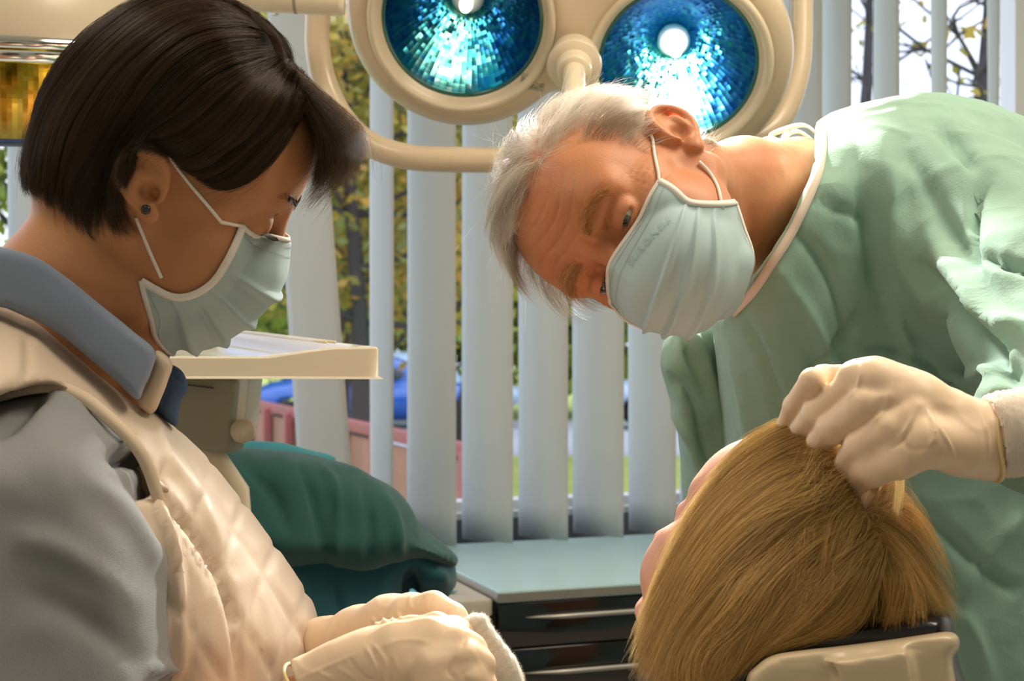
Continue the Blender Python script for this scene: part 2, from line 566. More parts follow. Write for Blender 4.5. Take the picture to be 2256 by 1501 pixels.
class Surf:
    """a built surface that view directions can be dropped on"""
    def __init__(s, *VQ):
        vs = []; fs = []; n = 0
        for V, Q in VQ:
            vs += [tuple(v) for v in V]; fs += [tuple(int(i)+n for i in q) for q in Q]; n += len(V)
        s.t = BVHTree.FromPolygons(vs, fs)
        s.o = Vector((0, 0, CAMZ))
    def hit(s, px, py, default=None):
        d = WV(px, py, 1.0)-s.o; d.normalize()
        l, n, i, ds = s.t.ray_cast(s.o, d)
        if l is None:
            return (None, None) if default is None else (W(px, py, default), np.array([0, -1., 0]))
        return np.array(l), np.array(n)
    def path(s, pts, off=0.0, default=None, n=None):
        """points along a picture path, dropped on the surface and lifted by off"""
        P = spline(np.array(pts, float), n or 8*len(pts)); out = []; last = default
        for q in P:
            l, nn = s.hit(q[0], q[1])
            if l is None:
                l = W(q[0], q[1], last if last else 1.2); nn = np.array([0, -1., 0])
            last = l[1]; out.append(l+np.array([0, -1., 0])*off*.6+nn*off*.4)
        out = np.array(out)
        return out
def ribbon(path, width, up, thick=.0012, n=None):
    """flat band along a 3-D path"""
    P = np.asarray(path); T = np.gradient(P, axis=0); T /= np.linalg.norm(T, axis=1)[:, None]+1e-12
    up = np.broadcast_to(np.asarray(up, float), P.shape)
    B = np.cross(T, up); B /= np.linalg.norm(B, axis=1)[:, None]+1e-12
    U = np.cross(B, T)
    w = width/2; h = thick/2
    G = np.stack([P-B*w-U*h, P-B*w+U*h, P+B*w+U*h, P+B*w-U*h], 1)
    return G
def guide_strands(groups, surf, n, dep, jit=6, lift=(.0005, .006), k=14, seed=1, fly=0.0, short=.25, wav=2.0, clumps=5, clump=.7):
    """hair laid along picture guides: groups = lists of guides (root to tip), strands are blended between neighbouring guides"""
    R = np.random.default_rng(seed); out = []
    gs = [[spline(np.array(g, float), k) for g in grp] for grp in groups]
    wts = np.array([len(g)-1 for g in gs], float); wts /= wts.sum(); tones = []
    hsh = R.random((64, 512)); hs2 = R.normal(size=(64, 512, 2)); hs3 = R.random((64, 512))
    for q in range(n):
        gi = R.choice(len(gs), p=wts); g = gs[gi]
        u = R.uniform(-.12, len(g)-1+.12); ck = int((u+1)*clumps); uc = (ck+.5)/clumps-1; lay = R.integers(0, 3)
        ck = (ck*3+lay) % 512
        t_ = np.linspace(0, 1, k); uu = np.clip(u+(uc-u)*t_*clump+hs2[gi, ck, 0]*.16*t_, -.2, len(g)-.8)
        i_ = np.clip(np.floor(uu).astype(int), 0, len(g)-2); f_ = (uu-i_)[:, None]
        gg = np.array(g); P = gg[i_, np.arange(k)]*(1-f_)+gg[i_+1, np.arange(k)]*f_
        c = R.normal(size=2)*jit*.35+hs2[gi, ck]*jit*.5
        tones.append(.75*hsh[gi, ck]+.25*R.random())
        ph = R.uniform(0, 6.28); am = R.normal()*wav
        t = np.linspace(0, 1, k)
        a0 = R.uniform(0, short) if R.random() < .6 else 0; a1 = 1-R.uniform(0, short)*.7
        tt = np.clip(a0+(a1-a0)*t, 0, 1)*(k-1); ii = np.minimum(tt.astype(int), k-2); ff = (tt-ii)[:, None]
        P = P[ii]*(1-ff)+P[ii+1]*ff
        spread = (R.normal(size=2)*jit*.5)[None, :]*t[:, None]
        P = P+c+spread+np.stack([np.sin(t*5+ph), np.cos(t*4+ph)], 1)*am
        if fly and R.random() < fly: P = P+(R.normal(size=2)*22)[None, :]*(t**2)[:, None]
        L = lift[0]+(lift[1]-lift[0])*(.7*hs3[gi, ck]+.3*R.random()); last = dep; row = []
        for j in range(k):
            l, nn = surf.hit(P[j, 0], P[j, 1])
            if l is None: l = W(P[j, 0], P[j, 1], last); nn = np.zeros(3)
            elif j and l[1] > last+.035: l = W(P[j, 0], P[j, 1], last+.004)
            last = l[1]
            row.append(l+nn*L)
        r = np.array(row)
        r[1:-1] = (r[:-2]+r[1:-1]*2+r[2:])/4
        out.append(r)
    return np.array(out, np.float32), np.array(tones)

def push_out(G, surf, m=.0015):
    """lift the points of a sheet that fall inside a body back over its skin"""
    sh = G.shape; P = G.reshape(-1, 3).copy()
    for i, p in enumerate(P):
        l, n, _, d = surf.t.find_nearest(Vector(p), .03)
        if l is None: continue
        s = (Vector(p)-l).dot(n)
        if s < m: P[i] = np.array(l+n*m)
    return P.reshape(sh)

# ------------------------------------------------------------------ the room
TH = math.radians(20)
EW = np.array([math.cos(TH), math.sin(TH), 0]); NW = np.array([math.sin(TH), -math.cos(TH), 0])
O0 = np.array([0, 3.0, 0.0])
def RW(s, w, z): return O0+EW*s+NW*w+np.array([0, 0, z])
RMAT = Matrix(((EW[0], -NW[0], 0), (EW[1], -NW[1], 0), (0, 0, 1)))      # x along the window wall, y out through it
def s_at(px, w=0.0):
    """where along a plane parallel to the window wall the view direction px meets it"""
    k = (px-1128)/F; o = O0+NW*w
    return (k*o[1]-o[0])/(EW[0]-k*EW[1])
def rbox(mb, s0, s1, w0, w1, z0, z1, bev=0.0):
    c = RW((s0+s1)/2, (w0+w1)/2, (z0+z1)/2)
    return mb.box(c, (abs(s1-s0), abs(w1-w0), abs(z1-z0)), RMAT, bev)
M_wall = mat('warm white wall', (.72, .68, .60), .7, bump=.15, bump_scale=250)
M_ceil = mat('white ceiling', (.80, .78, .72), .8, bump=.1, bump_scale=120)
M_floor = mat('vinyl floor', (.42, .40, .37), .35, var=(.48, .46, .43), var_scale=30)
M_frame = mat('white window frame', (.78, .80, .82), .35)
M_dark = mat('dark wall under the window', (.16, .17, .20), .6, bump=.1)
S0, S1, WB, HC = -3.3, 3.2, 5.2, 2.75
def struct(name, mb, m, **k): return kind(mb.build(name, m, smooth=False, **k), 'structure')
struct('floor', rbox(MB(), S0, S1, -.3, WB, -.08, 0), M_floor)
struct('ceiling', rbox(MB(), S0, S1, -.3, WB, HC, HC+.08), M_ceil)
struct('wall_back', rbox(MB(), S0, S1, WB, WB+.12, 0, HC), M_wall)
struct('wall_left', rbox(MB(), S0-.12, S0, -.3, WB, 0, HC), M_wall)
struct('wall_right', rbox(MB(), S1, S1+.12, -.3, WB, 0, HC), M_wall)
mb = MB()
rbox(mb, S0, S1, -.32, -.12, 0, .93); rbox(mb, S0, S1, -.32, -.12, 2.6, HC)
struct('wall_front', mb, M_dark)
win = struct('window_1', rbox(rbox(MB(), S0, S1, -.22, -.15, .93, .965), S0, S1, -.22, -.15, 2.54, 2.6), M_frame)
mb = MB()
for s in (S0+.04, -2.05, 1.46, S1-.04): rbox(mb, s-.035, s+.035, -.215, -.155, .96, 2.55)
mb.build('window_mullion', M_frame, win, smooth=False)
M_glass = bpy.data.materials.new('window glass')
M_glass.use_nodes = True
nt = M_glass.node_tree
for n in list(nt.nodes): nt.nodes.remove(n)
_o = nt.nodes.new('ShaderNodeOutputMaterial'); _t = nt.nodes.new('ShaderNodeBsdfTransparent'); _g = nt.nodes.new('ShaderNodeBsdfGlossy'); _m = nt.nodes.new('ShaderNodeMixShader')
_g.inputs['Roughness'].default_value = .02; _m.inputs[0].default_value = .02
nt.links.new(_t.outputs[0], _m.inputs[1]); nt.links.new(_g.outputs[0], _m.inputs[2]); nt.links.new(_m.outputs[0], _o.inputs[0])
rbox(MB(), S0+.03, S1-.03, -.19, -.184, .96, 2.55).build('window_pane', M_glass, win, smooth=False)
struct('trim_1', rbox(MB(), S0, S1, -.155, -.125, .915, .945, .004), M_frame)

# ceiling lamps: square opal panels in a frame, the light of the room
M_lampframe = mat('lamp frame', (.8, .8, .78), .4)
M_opal = mat('lit opal diffuser', (.9, .88, .8), .5, emit=(1, .86, .68), emit_s=9.5)
CLN = ['square opal ceiling light behind the assistant, on her side of the room', 'square opal ceiling light near the middle of the ceiling', 'square opal ceiling light close to the window on the assistant\'s side', 'square opal ceiling light close to the window on the dentist\'s side']
lamp0 = None
for i, (s, w) in enumerate(((-1.7, 2.2), (.5, 2.6), (-1.7, .9), (1.6, 1.1))):
    p = RW(s, w, HC)
    if lamp0 is None:
        lamp0 = thing('ceiling_light', CLN[0], 'ceiling light', p, 'opal ceiling lights')
        f_ = MB()
        for a, b, c, d in ((-.31, .31, -.31, -.29), (-.31, .31, .29, .31), (-.31, -.29, -.29, .29), (.29, .31, -.29, .29)):
            f_.box(p+EW*(a+b)/2+NW*(c+d)/2+np.array([0, 0, -.03]), (b-a, d-c, .05), RMAT)
        lf = f_.build('frame', M_lampframe, lamp0, smooth=False)
        ldf = MB().box(p+np.array([0, 0, -.03]), (.58, .58, .02), RMAT).build('diffuser', M_opal, lamp0, smooth=False)
        p00 = p
    else:
        r_ = lamp0.copy(); COL.objects.link(r_); r_.location = p; r_['label'] = CLN[i]
        for ch in (lf, ldf):
            c_ = ch.copy(); COL.objects.link(c_); c_.parent = r_
            c_.matrix_parent_inverse = ch.matrix_parent_inverse.copy()

# ------------------------------------------------------------------ vertical blinds: every slat hangs on its own carrier
M_slat = translucent(mat('blind fabric', (.70, .70, .66), .8, bump=.25, bump_scale=900, bump_dist=.0005, wave=('Z', 300, .15)), (.78, .84, .90), .36)
slat_mesh = None
def slat(pxc, wpx, w=0.0, top=2.58, bot=.90, lean=0.0, label=None, flip=1, py=1100, drop=0):
    """a slat whose middle stands at direction pxc and shows wpx wide"""
    s = s_at(pxc, w); c = RW(s, w, 0)
    v = c[:2]/np.linalg.norm(c[:2]); va = math.atan2(v[1], v[0])
    sn = min(1, wpx/(F*.127/c[1])); a = va+flip*math.asin(sn)
    h = top-bot; G = []
    for i in range(25):
        z = bot+h*i/24; row = []
        for j in range(9):
            t = (j/8-.5)*.127; cv = .006*(1-(2*j/8-1)**2)
            tw = a+.05*math.sin(z*2.3+pxc)
            x = c[0]+t*math.cos(tw)-cv*math.sin(tw); y = c[1]+t*math.sin(tw)+cv*math.cos(tw)
            row.append((x+lean*(top-z), y, z))
        G.append(row)
    o = MB().grid(G).build('vertical_blind', M_slat)
    md = o.modifiers.new('thickness', 'SOLIDIFY'); md.thickness = .0011
    tag(o, label, 'blind slat', 'vertical blind slats')
    return o
SL = [(58, 85, 0, 'pale vertical blind slat behind the young assistant, lowest at the far left'),
      (840, 46, 0, 'narrow vertical blind slat seen almost edge-on, right of the leaning slat'),
      (950, 110, 0, 'wide pale blind slat hanging just right of the narrow edge-on slat'),
      (1073, 109, 0, 'wide pale blind slat left of the bending dentist\'s forehead'),
      (1196, 112, 0, 'pale blind slat ending above the middle of the pale blue cabinet top'),
      (1317, 112, 0, 'pale blind slat directly under the dentist\'s forehead'),
      (1436, 105, 0, 'pale blind slat just left of the green surgical gown'),
      (1548, 104, 0, 'blind slat mostly hidden by the sleeve of the green gown'),
      (1655, 100, 0, 'blind slat behind the right reflector of the big lamp'),
      (1762, 92, 0, 'wide blind slat beside the right edge of the lamp head'),
      (1842, 68, 0, 'blind slat touching its neighbour, left of the first gap with sky'),
      (1952, 52, 0, 'blind slat between two sky gaps above the highest point of the gown'),
      (2068, 38, 0, 'narrow blind slat above the dentist\'s back, second from the right'),
      (2188, 26, 0, 'narrowest blind slat at the right, almost edge-on to the view')]
for pxc, wpx, w, lb in SL: slat(pxc, wpx, w, label=lb)
for pxc, wpx, lb in ((-70, 80, 'blind slat beyond the left edge'), ): slat(pxc, wpx, label='pale vertical blind slat at the far left behind the second lamp')
slat(590, 108, .10, lean=.072, label='leaning vertical blind slat swung out behind the white instrument tray')
rl = rbox(MB(), S0+.1, S1-.1, -.02, .03, 2.58, 2.62).build('blind_rail', M_frame, smooth=False)
tag(rl, 'white head rail carrying the vertical blinds', 'rail')

# ------------------------------------------------------------------ outside the window
GZ = -0.35
M_grass = mat('autumn lawn', (.30, .42, .06), .9, var=(.50, .55, .12), var_scale=1.2, bump=.5, bump_scale=30, bump_dist=.03)
M_road = mat('asphalt road', (.42, .44, .48), .85, var=(.5, .52, .55), var_scale=3)
gq = MB().box((4, 45, GZ-.1), (90, 80, .2))
kind(gq.build('lawn', M_grass, smooth=False), 'structure')
kind(MB().box((4, 25, GZ-.02), (90, 9.0, .06)).build('road', M_road, smooth=False), 'structure')
M_bark = mat('dark bark', (.055, .045, .05), .9, bump=.5, bump_scale=20, bump_dist=.02)
def leafmat(nm, cols):
    m = mat(nm, cols[0], .6)
    nt = m.node_tree; b = [n for n in nt.nodes if n.type == 'BSDF_PRINCIPLED'][0]
    at = nt.nodes.new('ShaderNodeAttribute'); at.attribute_name = 'leaf'
    rp = nt.nodes.new('ShaderNodeValToRGB')
    e = rp.color_ramp.elements
    while len(e) < len(cols): e.new(.5)
    for i, c in enumerate(cols): e[i].position = i/(len(cols)-1); e[i].color = (*c, 1)
    nt.links.new(at.outputs['Fac'], rp.inputs['Fac']); nt.links.new(rp.outputs['Color'], b.inputs['Base Color'])
    translucent(m, cols[len(cols)//2], .3)
    return m
ML = {'yellow': leafmat('yellow autumn leaves', [(.06, .07, .02), (.26, .27, .06), (.50, .42, .07), (.55, .27, .05), (.20, .24, .08)]),
      'green': leafmat('green leaves', [(.05, .09, .02), (.20, .30, .04), (.42, .48, .08), (.28, .34, .06)]),
      'red': leafmat('pink red leaves', [(.25, .05, .10), (.55, .16, .25), (.40, .30, .10)])}
def tree(x, y, h, crown, kindname, nleaf, label, spread=1.0, bare=False, size=.16, seed=1, low=.35):
    R = np.random.default_rng(seed)
    t = thing('tree', label, 'tree', (x, y, GZ), 'trees outside the window')
    mb = MB(); tips = []
    tr = spline([(x, y, GZ), (x+.1*R.normal(), y, GZ+h*.3), (x+.2*R.normal(), y, GZ+h*.62), (x+.3*R.normal(), y, GZ+h*.95)], 12)
    mb.tube(tr, np.linspace(.035*h*.6, .02, 12), 8)
    nb = 26
    for i in range(nb):
        f = low+(1-low)*i/nb; p = tr[int(f*11)]
        a = R.uniform(0, 2*PI); L = spread*(1.15-f)*crown*R.uniform(.7, 1.2)+.3
        q = p+np.array([math.cos(a)*L, math.sin(a)*L, L*R.uniform(.2, .8)])
        m_ = (p+q)/2+R.normal(size=3)*.12*L
        br = spline([p, m_, q], 7)
        mb.tube(br, np.linspace(.05*(1.2-f), .012, 7), 5)
        tips += [br[3], br[5], br[6]]
        for k in range(5 if bare else 2):
            b0 = br[R.integers(2, 6)]; b1 = b0+R.normal(size=3)*np.array([.4, .4, .35])*L*.6+np.array([0, 0, .15*L])
            b2 = spline([b0, (b0+b1)/2+R.normal(size=3)*.06, b1], 6)
            mb.tube(b2, np.linspace(.018, .006, 6), 4); tips.append(b1)
    mb.build('trunk', M_bark, t)
    tips = np.array(tips); n = nleaf
    if n:
        c = tips[R.integers(0, len(tips), n)]+R.normal(size=(n, 3))*np.array([.35, .35, .28])*crown*.45
        u = R.normal(size=(n, 3)); u /= np.linalg.norm(u, axis=1)[:, None]
        v = np.cross(u, R.normal(size=(n, 3))); v /= np.linalg.norm(v, axis=1)[:, None]
        s = size*R.uniform(.6, 1.3, (n, 1))
        V = np.stack([c-u*s, c+v*s*.55, c+u*s, c-v*s*.55], 1).reshape(-1, 3)
        o = mesh_np('foliage', V, np.arange(4*n).reshape(-1, 4), ML[kindname], t, smooth=False)
        at = o.data.attributes.new('leaf', 'FLOAT', 'FACE')
        cl = np.clip(.5+.45*fbm(c*.9+seed, 2)*1.8+R.normal(size=n)*.16, 0, 1)
        at.data.foreach_set('value', cl.astype(np.float32))
    return t
def at_px(px, y): return (px-1128)/F*y
tree(at_px(790, 13), 13, 5.6, 1.5, 'yellow', 7000, 'autumn tree with orange leaves and dark trunk in the gap right of the leaning slat', seed=2, size=.06)
tree(at_px(1010, 17), 17, 7.5, 2.2, 'yellow', 11000, 'yellowing tree behind the wide blind slats in the middle', seed=3, size=.08)
tree(at_px(560, 16), 16, 6, 2.0, 'green', 12000, 'light green tree seen beneath the assistant\'s face mask', seed=5, size=.08)
tree(at_px(1300, 20), 20, 7.0, 2.6, 'green', 12000, 'green tree farther off, behind the slats under the dentist\'s forehead', seed=6, size=.08)
tree(at_px(100, 15), 15, 7.5, 2.2, 'green', 12000, 'dark green tree at the far left behind the second lamp', seed=7, size=.08)
tree(at_px(2110, 14), 14, 7.2, 2.4, 'yellow', 260, 'bare branching tree against the sky above the dentist\'s back', bare=True, seed=11, low=.25, size=.1)
tree(at_px(1880, 20), 20, 9.0, 2.8, 'yellow', 500, 'mostly bare tree seen left of the bare tree over the gown', bare=True, seed=12, size=.06)
tree(at_px(735, 19), 19, 9.5, 2.4, 'red', 500, 'tall nearly leafless tree against the sky beside the lamp ring', bare=True, seed=14)
NTH = ['leftmost of the five', 'second from the left of five', 'middle one of five', 'second from the right of five', 'rightmost of the five']
for i, (px, y, h) in enumerate(((430, 30, 6), (700, 32, 5.5), (900, 31, 6.2), (1180, 33, 5.5), (1450, 32, 5.8))):
    tree(at_px(px, y), y, h, 3.2, 'green', 6000, 'distant light green tree closing the lawn, ' + NTH[i], seed=20+i, size=.18, low=.1)
# red board fence near the window
M_red = mat('weathered red wood', (.36, .07, .08), .7, var=(.26, .10, .08), var_scale=6)
M_board = mat('brown boards', (.26, .13, .08), .7, var=(.34, .16, .10), var_scale=5)
fy = 6.0
def fence(px0, px1, y0, y1, label):
    t = thing('fence', label, 'fence', (at_px(px0, y0), y0, GZ))
    a = np.array([at_px(px0, y0), y0]); b = np.array([at_px(px1, y1), y1]); n = 10
    a, b = a-(b-a)*.35, b+(b-a)*.25
    d = (b-a)/np.linalg.norm(b-a); ang = math.atan2(d[1], d[0]); R = Matrix.Rotation(ang, 3, 'Z'); L = np.linalg.norm(b-a)
    za, zb = CAMZ-.20*y0*0.47, 0
    top = .92
    MB().box((*((a+b)/2), (GZ+top)/2-.02), (L, .02, top-GZ-.05), R).build('board_panel', M_board, t, smooth=False)
    MB().box((*((a+b)/2), top), (L, .06, .05), R, .006).build('top_rail', M_red, t)
    MB().box((*((a+b)/2), .44), (L, .05, .04), R, .006).build('rail', M_red, t)
    for i in range(n):
        p = a+(b-a)*i/(n-1)-np.array([-d[1], d[0]])*.04
        MB().box((p[0], p[1], (GZ+top)/2), (.055, .05, top-GZ), R, .005).build('post', M_red, t)
fence(560, 900, 9.0, 5.85, 'red and brown board fence low outside the window left of centre')
# parked cars across the road
M_blue = mat('blue car paint', (.02, .12, .50), .25, coat=.6)
M_silver = mat('silver blue car paint', (.45, .58, .72), .3, coat=.5)
M_cwin = mat('car window', (.03, .04, .05), .05)
M_tyre = mat('tyre rubber', (.02, .02, .02), .8)
M_light = mat('car head lamp', (.9, .9, .95), .1)
def car(px, y, m, label, L=4.2, flip=1):
    x = at_px(px, y)
    t = thing('car', label, 'car', (x, y, GZ), 'cars parked beyond the lawn')
    s = SDF((x-L/2-.2, y-1.0, GZ-.05), (x+L/2+.2, y+1.0, GZ+1.7), .05)
    s.ell((x, y, GZ+.62), (L/2, .85, .36), k=.1); s.ell((x-.9*flip, y, GZ+.68), (1.2, .8, .36), k=.15)
    s.ell((x+1.0*flip, y, GZ+.62), (1.15, .8, .32), k=.15); s.ell((x-.25*flip, y, GZ+1.02), (1.15, .68, .44), k=.12)
    for dx in (-1.3, 1.3): s.cone((x+dx, y-1.1, GZ+.33), (x+dx, y+1.1, GZ+.33), .36, .36, .02, 'sub')
    V, Q = s.mesh(1); mesh_np('body', V, Q, m, t)
    g = SDF((x-1.6, y-.8, GZ+.9), (x+1.4, y+.8, GZ+1.5), .04)
    g.ell((x-.25*flip, y, GZ+1.04), (1.08, .74, .36), k=.05)
    V, Q = g.mesh(1); mesh_np('window_band', V, Q, M_cwin, t)
    for dx in (-1.3, 1.3):
        for dy in (-.72, .72):
            MB().tube([(x+dx, y+dy-.1, GZ+.33), (x+dx, y+dy+.1, GZ+.33)], .31, 20).build('wheel', M_tyre, t)
    MB().box((x+L/2*.86*flip, y-.5, GZ+.66), (.25, .3, .14), None, .04).build('head_lamp', M_light, t)
car(820, 25, M_blue, 'bright blue car beyond the road, right of the leaning blind slat')
car(905, 27.2, M_silver, 'silver blue car farther back behind the bright blue one')
car(1560, 27, M_silver, 'silver blue car seen between slats near the green gown', flip=-1)

# ------------------------------------------------------------------ the big operating lamp
M_cream = mat('cream enamel', (.62, .51, .36), .32, coat=.25)
M_cream2 = mat('cream plastic', (.72, .63, .47), .35, coat=.15)
M_chrome = mat('chrome', (.8, .8, .8), .12, metal=1.0)
M_tealglass = mat('dark teal glass', (.01, .12, .11), .08, coat=.5)
M_bulb = mat('burning halogen bulb', (1, 1, 1), .2, emit=(1, .97, .90), emit_s=40)
M_bulb2 = mat('dim halogen bulb', (1, 1, 1), .2, emit=(1, .96, .88), emit_s=3)
M_pin = mat('bulb cap ceramic', (.75, .78, .74), .4)
def reflmat(name, ramp, metal=1.0):
    m = mat(name, ramp[0], .16, metal=metal)
    nt = m.node_tree; b = [n for n in nt.nodes if n.type == 'BSDF_PRINCIPLED'][0]
    at = nt.nodes.new('ShaderNodeAttribute'); at.attribute_name = 'facet'
    rp = nt.nodes.new('ShaderNodeValToRGB'); e = rp.color_ramp.elements
    while len(e) < len(ramp): e.new(.5)
    for i, c in enumerate(ramp): e[i].position = i/(len(ramp)-1); e[i].color = (*c, 1)
    nt.links.new(at.outputs['Fac'], rp.inputs['Fac']); nt.links.new(rp.outputs['Color'], b.inputs['Base Color'])
    return m
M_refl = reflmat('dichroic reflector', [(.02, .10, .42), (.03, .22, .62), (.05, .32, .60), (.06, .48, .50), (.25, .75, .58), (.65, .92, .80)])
M_reflY = reflmat('yellow reflector', [(.35, .24, .02), (.62, .46, .04), (.75, .62, .15), (.50, .46, .12)])

LD = 1.9
LC = W(1256, 98, LD)
dn = math.radians(30)
Ln = np.array([-.04, -math.cos(dn), -math.sin(dn)]); Ln /= np.linalg.norm(Ln)      # where the lamp looks
Lu = np.array([math.cos(math.radians(11)), 0, -math.sin(math.radians(11))]); Lu -= Ln*(Lu@Ln); Lu /= np.linalg.norm(Lu)
Lv = np.cross(Lu, Ln)*-1
if Lv[2] < 0: Lv = -Lv
def LP(u, v, n=0.0): return LC+Lu*u+Lv*v+Ln*n
def LM(u, v, n=0.0):
    M = np.eye(4); M[:3, 0] = Lu; M[:3, 1] = Lv; M[:3, 2] = Ln; M[:3, 3] = LP(u, v, n); return M
lamp = thing('operating_lamp', 'cream operating lamp head with round blue green reflectors above the dentist', 'lamp', tuple(LP(0, 0, -.1)))
lobes = [(-.147, .005), (.149, -.005), (.0, .262)]
s = SDF(LC-np.array([.42, .34, .34]), LC+np.array([.42, .30, .50]), .0045)
def disc(s, c, r, h, rnd, k, op='add'):
    """round edged disc round the lamp axis"""
    c = np.array(c)
    def fn(X, Y, Z):
        dx, dy, dz = X-c[0], Y-c[1], Z-c[2]
        n = dx*Ln[0]+dy*Ln[1]+dz*Ln[2]
        rr = np.sqrt(np.maximum(dx*dx+dy*dy+dz*dz-n*n, 0))
        a = rr-r+rnd; b = np.abs(n)-h+rnd
        return (np.minimum(np.maximum(a, b), 0)+np.sqrt(np.maximum(a, 0)**2+np.maximum(b, 0)**2)-rnd).astype(np.float32)
    return s._apply(fn, c-r-h, c+r+h, k, op)
for u, v in lobes: disc(s, LP(u, v, -.045), .158, .045, .036, .03)
disc(s, LP(0, .08, -.045), .135, .042, .03, .04)
for u, v in lobes: disc(s, LP(u, v, .012), .124, .022, .008, .006, 'sub')
for u, v in lobes: disc(s, LP(u, v, -.05), .104, .12, .002, .003, 'sub')
V, Q = s.mesh(1); mesh_np('housing', V, Q, M_cream, lamp)
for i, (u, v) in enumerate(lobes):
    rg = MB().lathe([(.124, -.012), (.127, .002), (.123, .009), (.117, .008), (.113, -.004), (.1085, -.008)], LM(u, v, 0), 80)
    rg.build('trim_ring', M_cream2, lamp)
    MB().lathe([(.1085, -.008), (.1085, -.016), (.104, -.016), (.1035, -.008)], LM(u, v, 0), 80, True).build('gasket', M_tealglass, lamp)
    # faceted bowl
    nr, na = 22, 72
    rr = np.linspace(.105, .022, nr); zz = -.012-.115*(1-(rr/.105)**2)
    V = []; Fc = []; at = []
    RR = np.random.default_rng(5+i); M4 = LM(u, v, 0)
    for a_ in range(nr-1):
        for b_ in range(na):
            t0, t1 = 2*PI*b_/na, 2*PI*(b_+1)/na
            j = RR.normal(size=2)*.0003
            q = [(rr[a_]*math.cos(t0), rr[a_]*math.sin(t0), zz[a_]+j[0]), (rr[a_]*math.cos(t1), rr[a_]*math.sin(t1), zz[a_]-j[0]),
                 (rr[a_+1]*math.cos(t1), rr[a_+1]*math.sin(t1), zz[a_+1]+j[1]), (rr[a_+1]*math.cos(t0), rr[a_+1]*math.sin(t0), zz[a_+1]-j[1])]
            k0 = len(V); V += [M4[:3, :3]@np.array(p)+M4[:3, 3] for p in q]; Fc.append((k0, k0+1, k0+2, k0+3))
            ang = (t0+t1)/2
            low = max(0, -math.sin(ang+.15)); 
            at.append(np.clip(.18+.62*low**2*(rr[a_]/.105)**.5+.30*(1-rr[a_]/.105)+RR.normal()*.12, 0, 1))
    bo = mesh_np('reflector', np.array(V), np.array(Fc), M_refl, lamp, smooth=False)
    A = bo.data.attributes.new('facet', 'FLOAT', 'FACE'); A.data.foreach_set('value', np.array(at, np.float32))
    MB().lathe([(.108, -.016), (.135, -.03), (.13, -.07), (.09, -.14), (.03, -.165), (.0005, -.167)], LM(u, v, -.02), 48).build('reflector_shell', M_tealglass, lamp)
    MB().lathe([(.0005, -.135), (.016, -.134), (.021, -.128), (.023, -.112), (.018, -.104), (.0005, -.103)], LM(u, v, 0), 32).build('bulb_socket', M_pin, lamp)
    MB().lathe([(.0005, -.103), (.0085, -.100), (.0095, -.075), (.0075, -.062), (.0005, -.058)], LM(u, v, 0), 24).build('bulb', M_bulb if i == 1 else M_bulb2, lamp)
h = MB().lathe([(.0005, .046), (.0265, .046), (.0315, .040), (.031, 0), (.034, -.02)], LM(.008, -.012, 0), 48); h.build('handle_boss', M_cream2, lamp)
MB().lathe([(.0005, .050), (.034, .050), (.0362, .046), (.034, .043), (.0005, .043)], LM(.008, -.012, 0), 48).build('handle_flange', M_cream2, lamp)
MB().lathe([(.0005, .074), (.020, .074), (.0225, .070), (.0235, .050)], LM(.008, -.012, 0), 48).build('handle_collar', M_cream2, lamp)
MB().lathe([(.0005, .190), (.012, .188), (.0145, .18), (.0145, .07)], LM(.008, -.012, 0), 32).build('handle', M_cream2, lamp)
MB().lathe([(.0425, .0), (.0430, .0012), (.0435, .0)], LM(.005, .085, -.003), 64).build('cover_seam', mat('seam', (.35, .28, .2), .6), lamp)
# type plate with printed lines
pl = MB(); M4 = LM(-.049, -.062, 0); R3 = Matrix([list(r[:3]) for r in M4[:3]])
pl.box(LP(-.040, -.062, -.001), (.033, .021, .003), R3, .001); plo = pl.build('type_plate', mat('grey type plate', (.36, .34, .26), .5), lamp, label='small grey printed plate')
ln = MB()
for k in range(5):
    for q in range(5):
        if (k*3+q) % 4: ln.box(LP(-.052+q*.006, -.0545-k*.0034, .0007), (.0045, .0011, .0006), R3)
ln.build('print_line', mat('print', (.12, .12, .10), .6), plo)
# yoke: bent tube carrying the head, and the arm it hangs from
yk = spline([W(704, -60, 1.92), W(700, 40, 1.92), W(700, 110, 1.92), W(716, 185, 1.92), W(752, 258, 1.91), W(812, 316, 1.9), W(900, 346, 1.89), W(1010, 352, 1.89), W(1150, 353, 1.9), W(1300, 352, 1.92), W(1500, 345, 1.95), W(1690, 290, 2.0), W(1755, 170, 2.02), W(1765, 0, 2.04), W(1765, -60, 2.04)], 90)
MB().tube(yk, .0170, 24).build('yoke', M_cream, lamp)
am = MB().tube([W(360, -14, 1.80), W(560, -4, 1.80), W(748, 6, 1.80), W(758, 6, 1.80)], [.0165, .0165, .0165, .015], 32).build('arm', M_cream2, lamp)
MB().tube([W(648, 1, 1.80), W(655, 1, 1.80)], .0168, 32).build('arm_joint', mat('arm gap', (.3, .26, .2), .6), lamp)
MB().lathe([(.0005, .002), (.004, .002), (.005, 0)], np.vstack([np.column_stack([[1, 0, 0], [0, 1, 0], [0, 0, -1], W(607, 30, 1.79)]), [0, 0, 0, 1]]), 16).build('arm_screw', M_chrome, am)

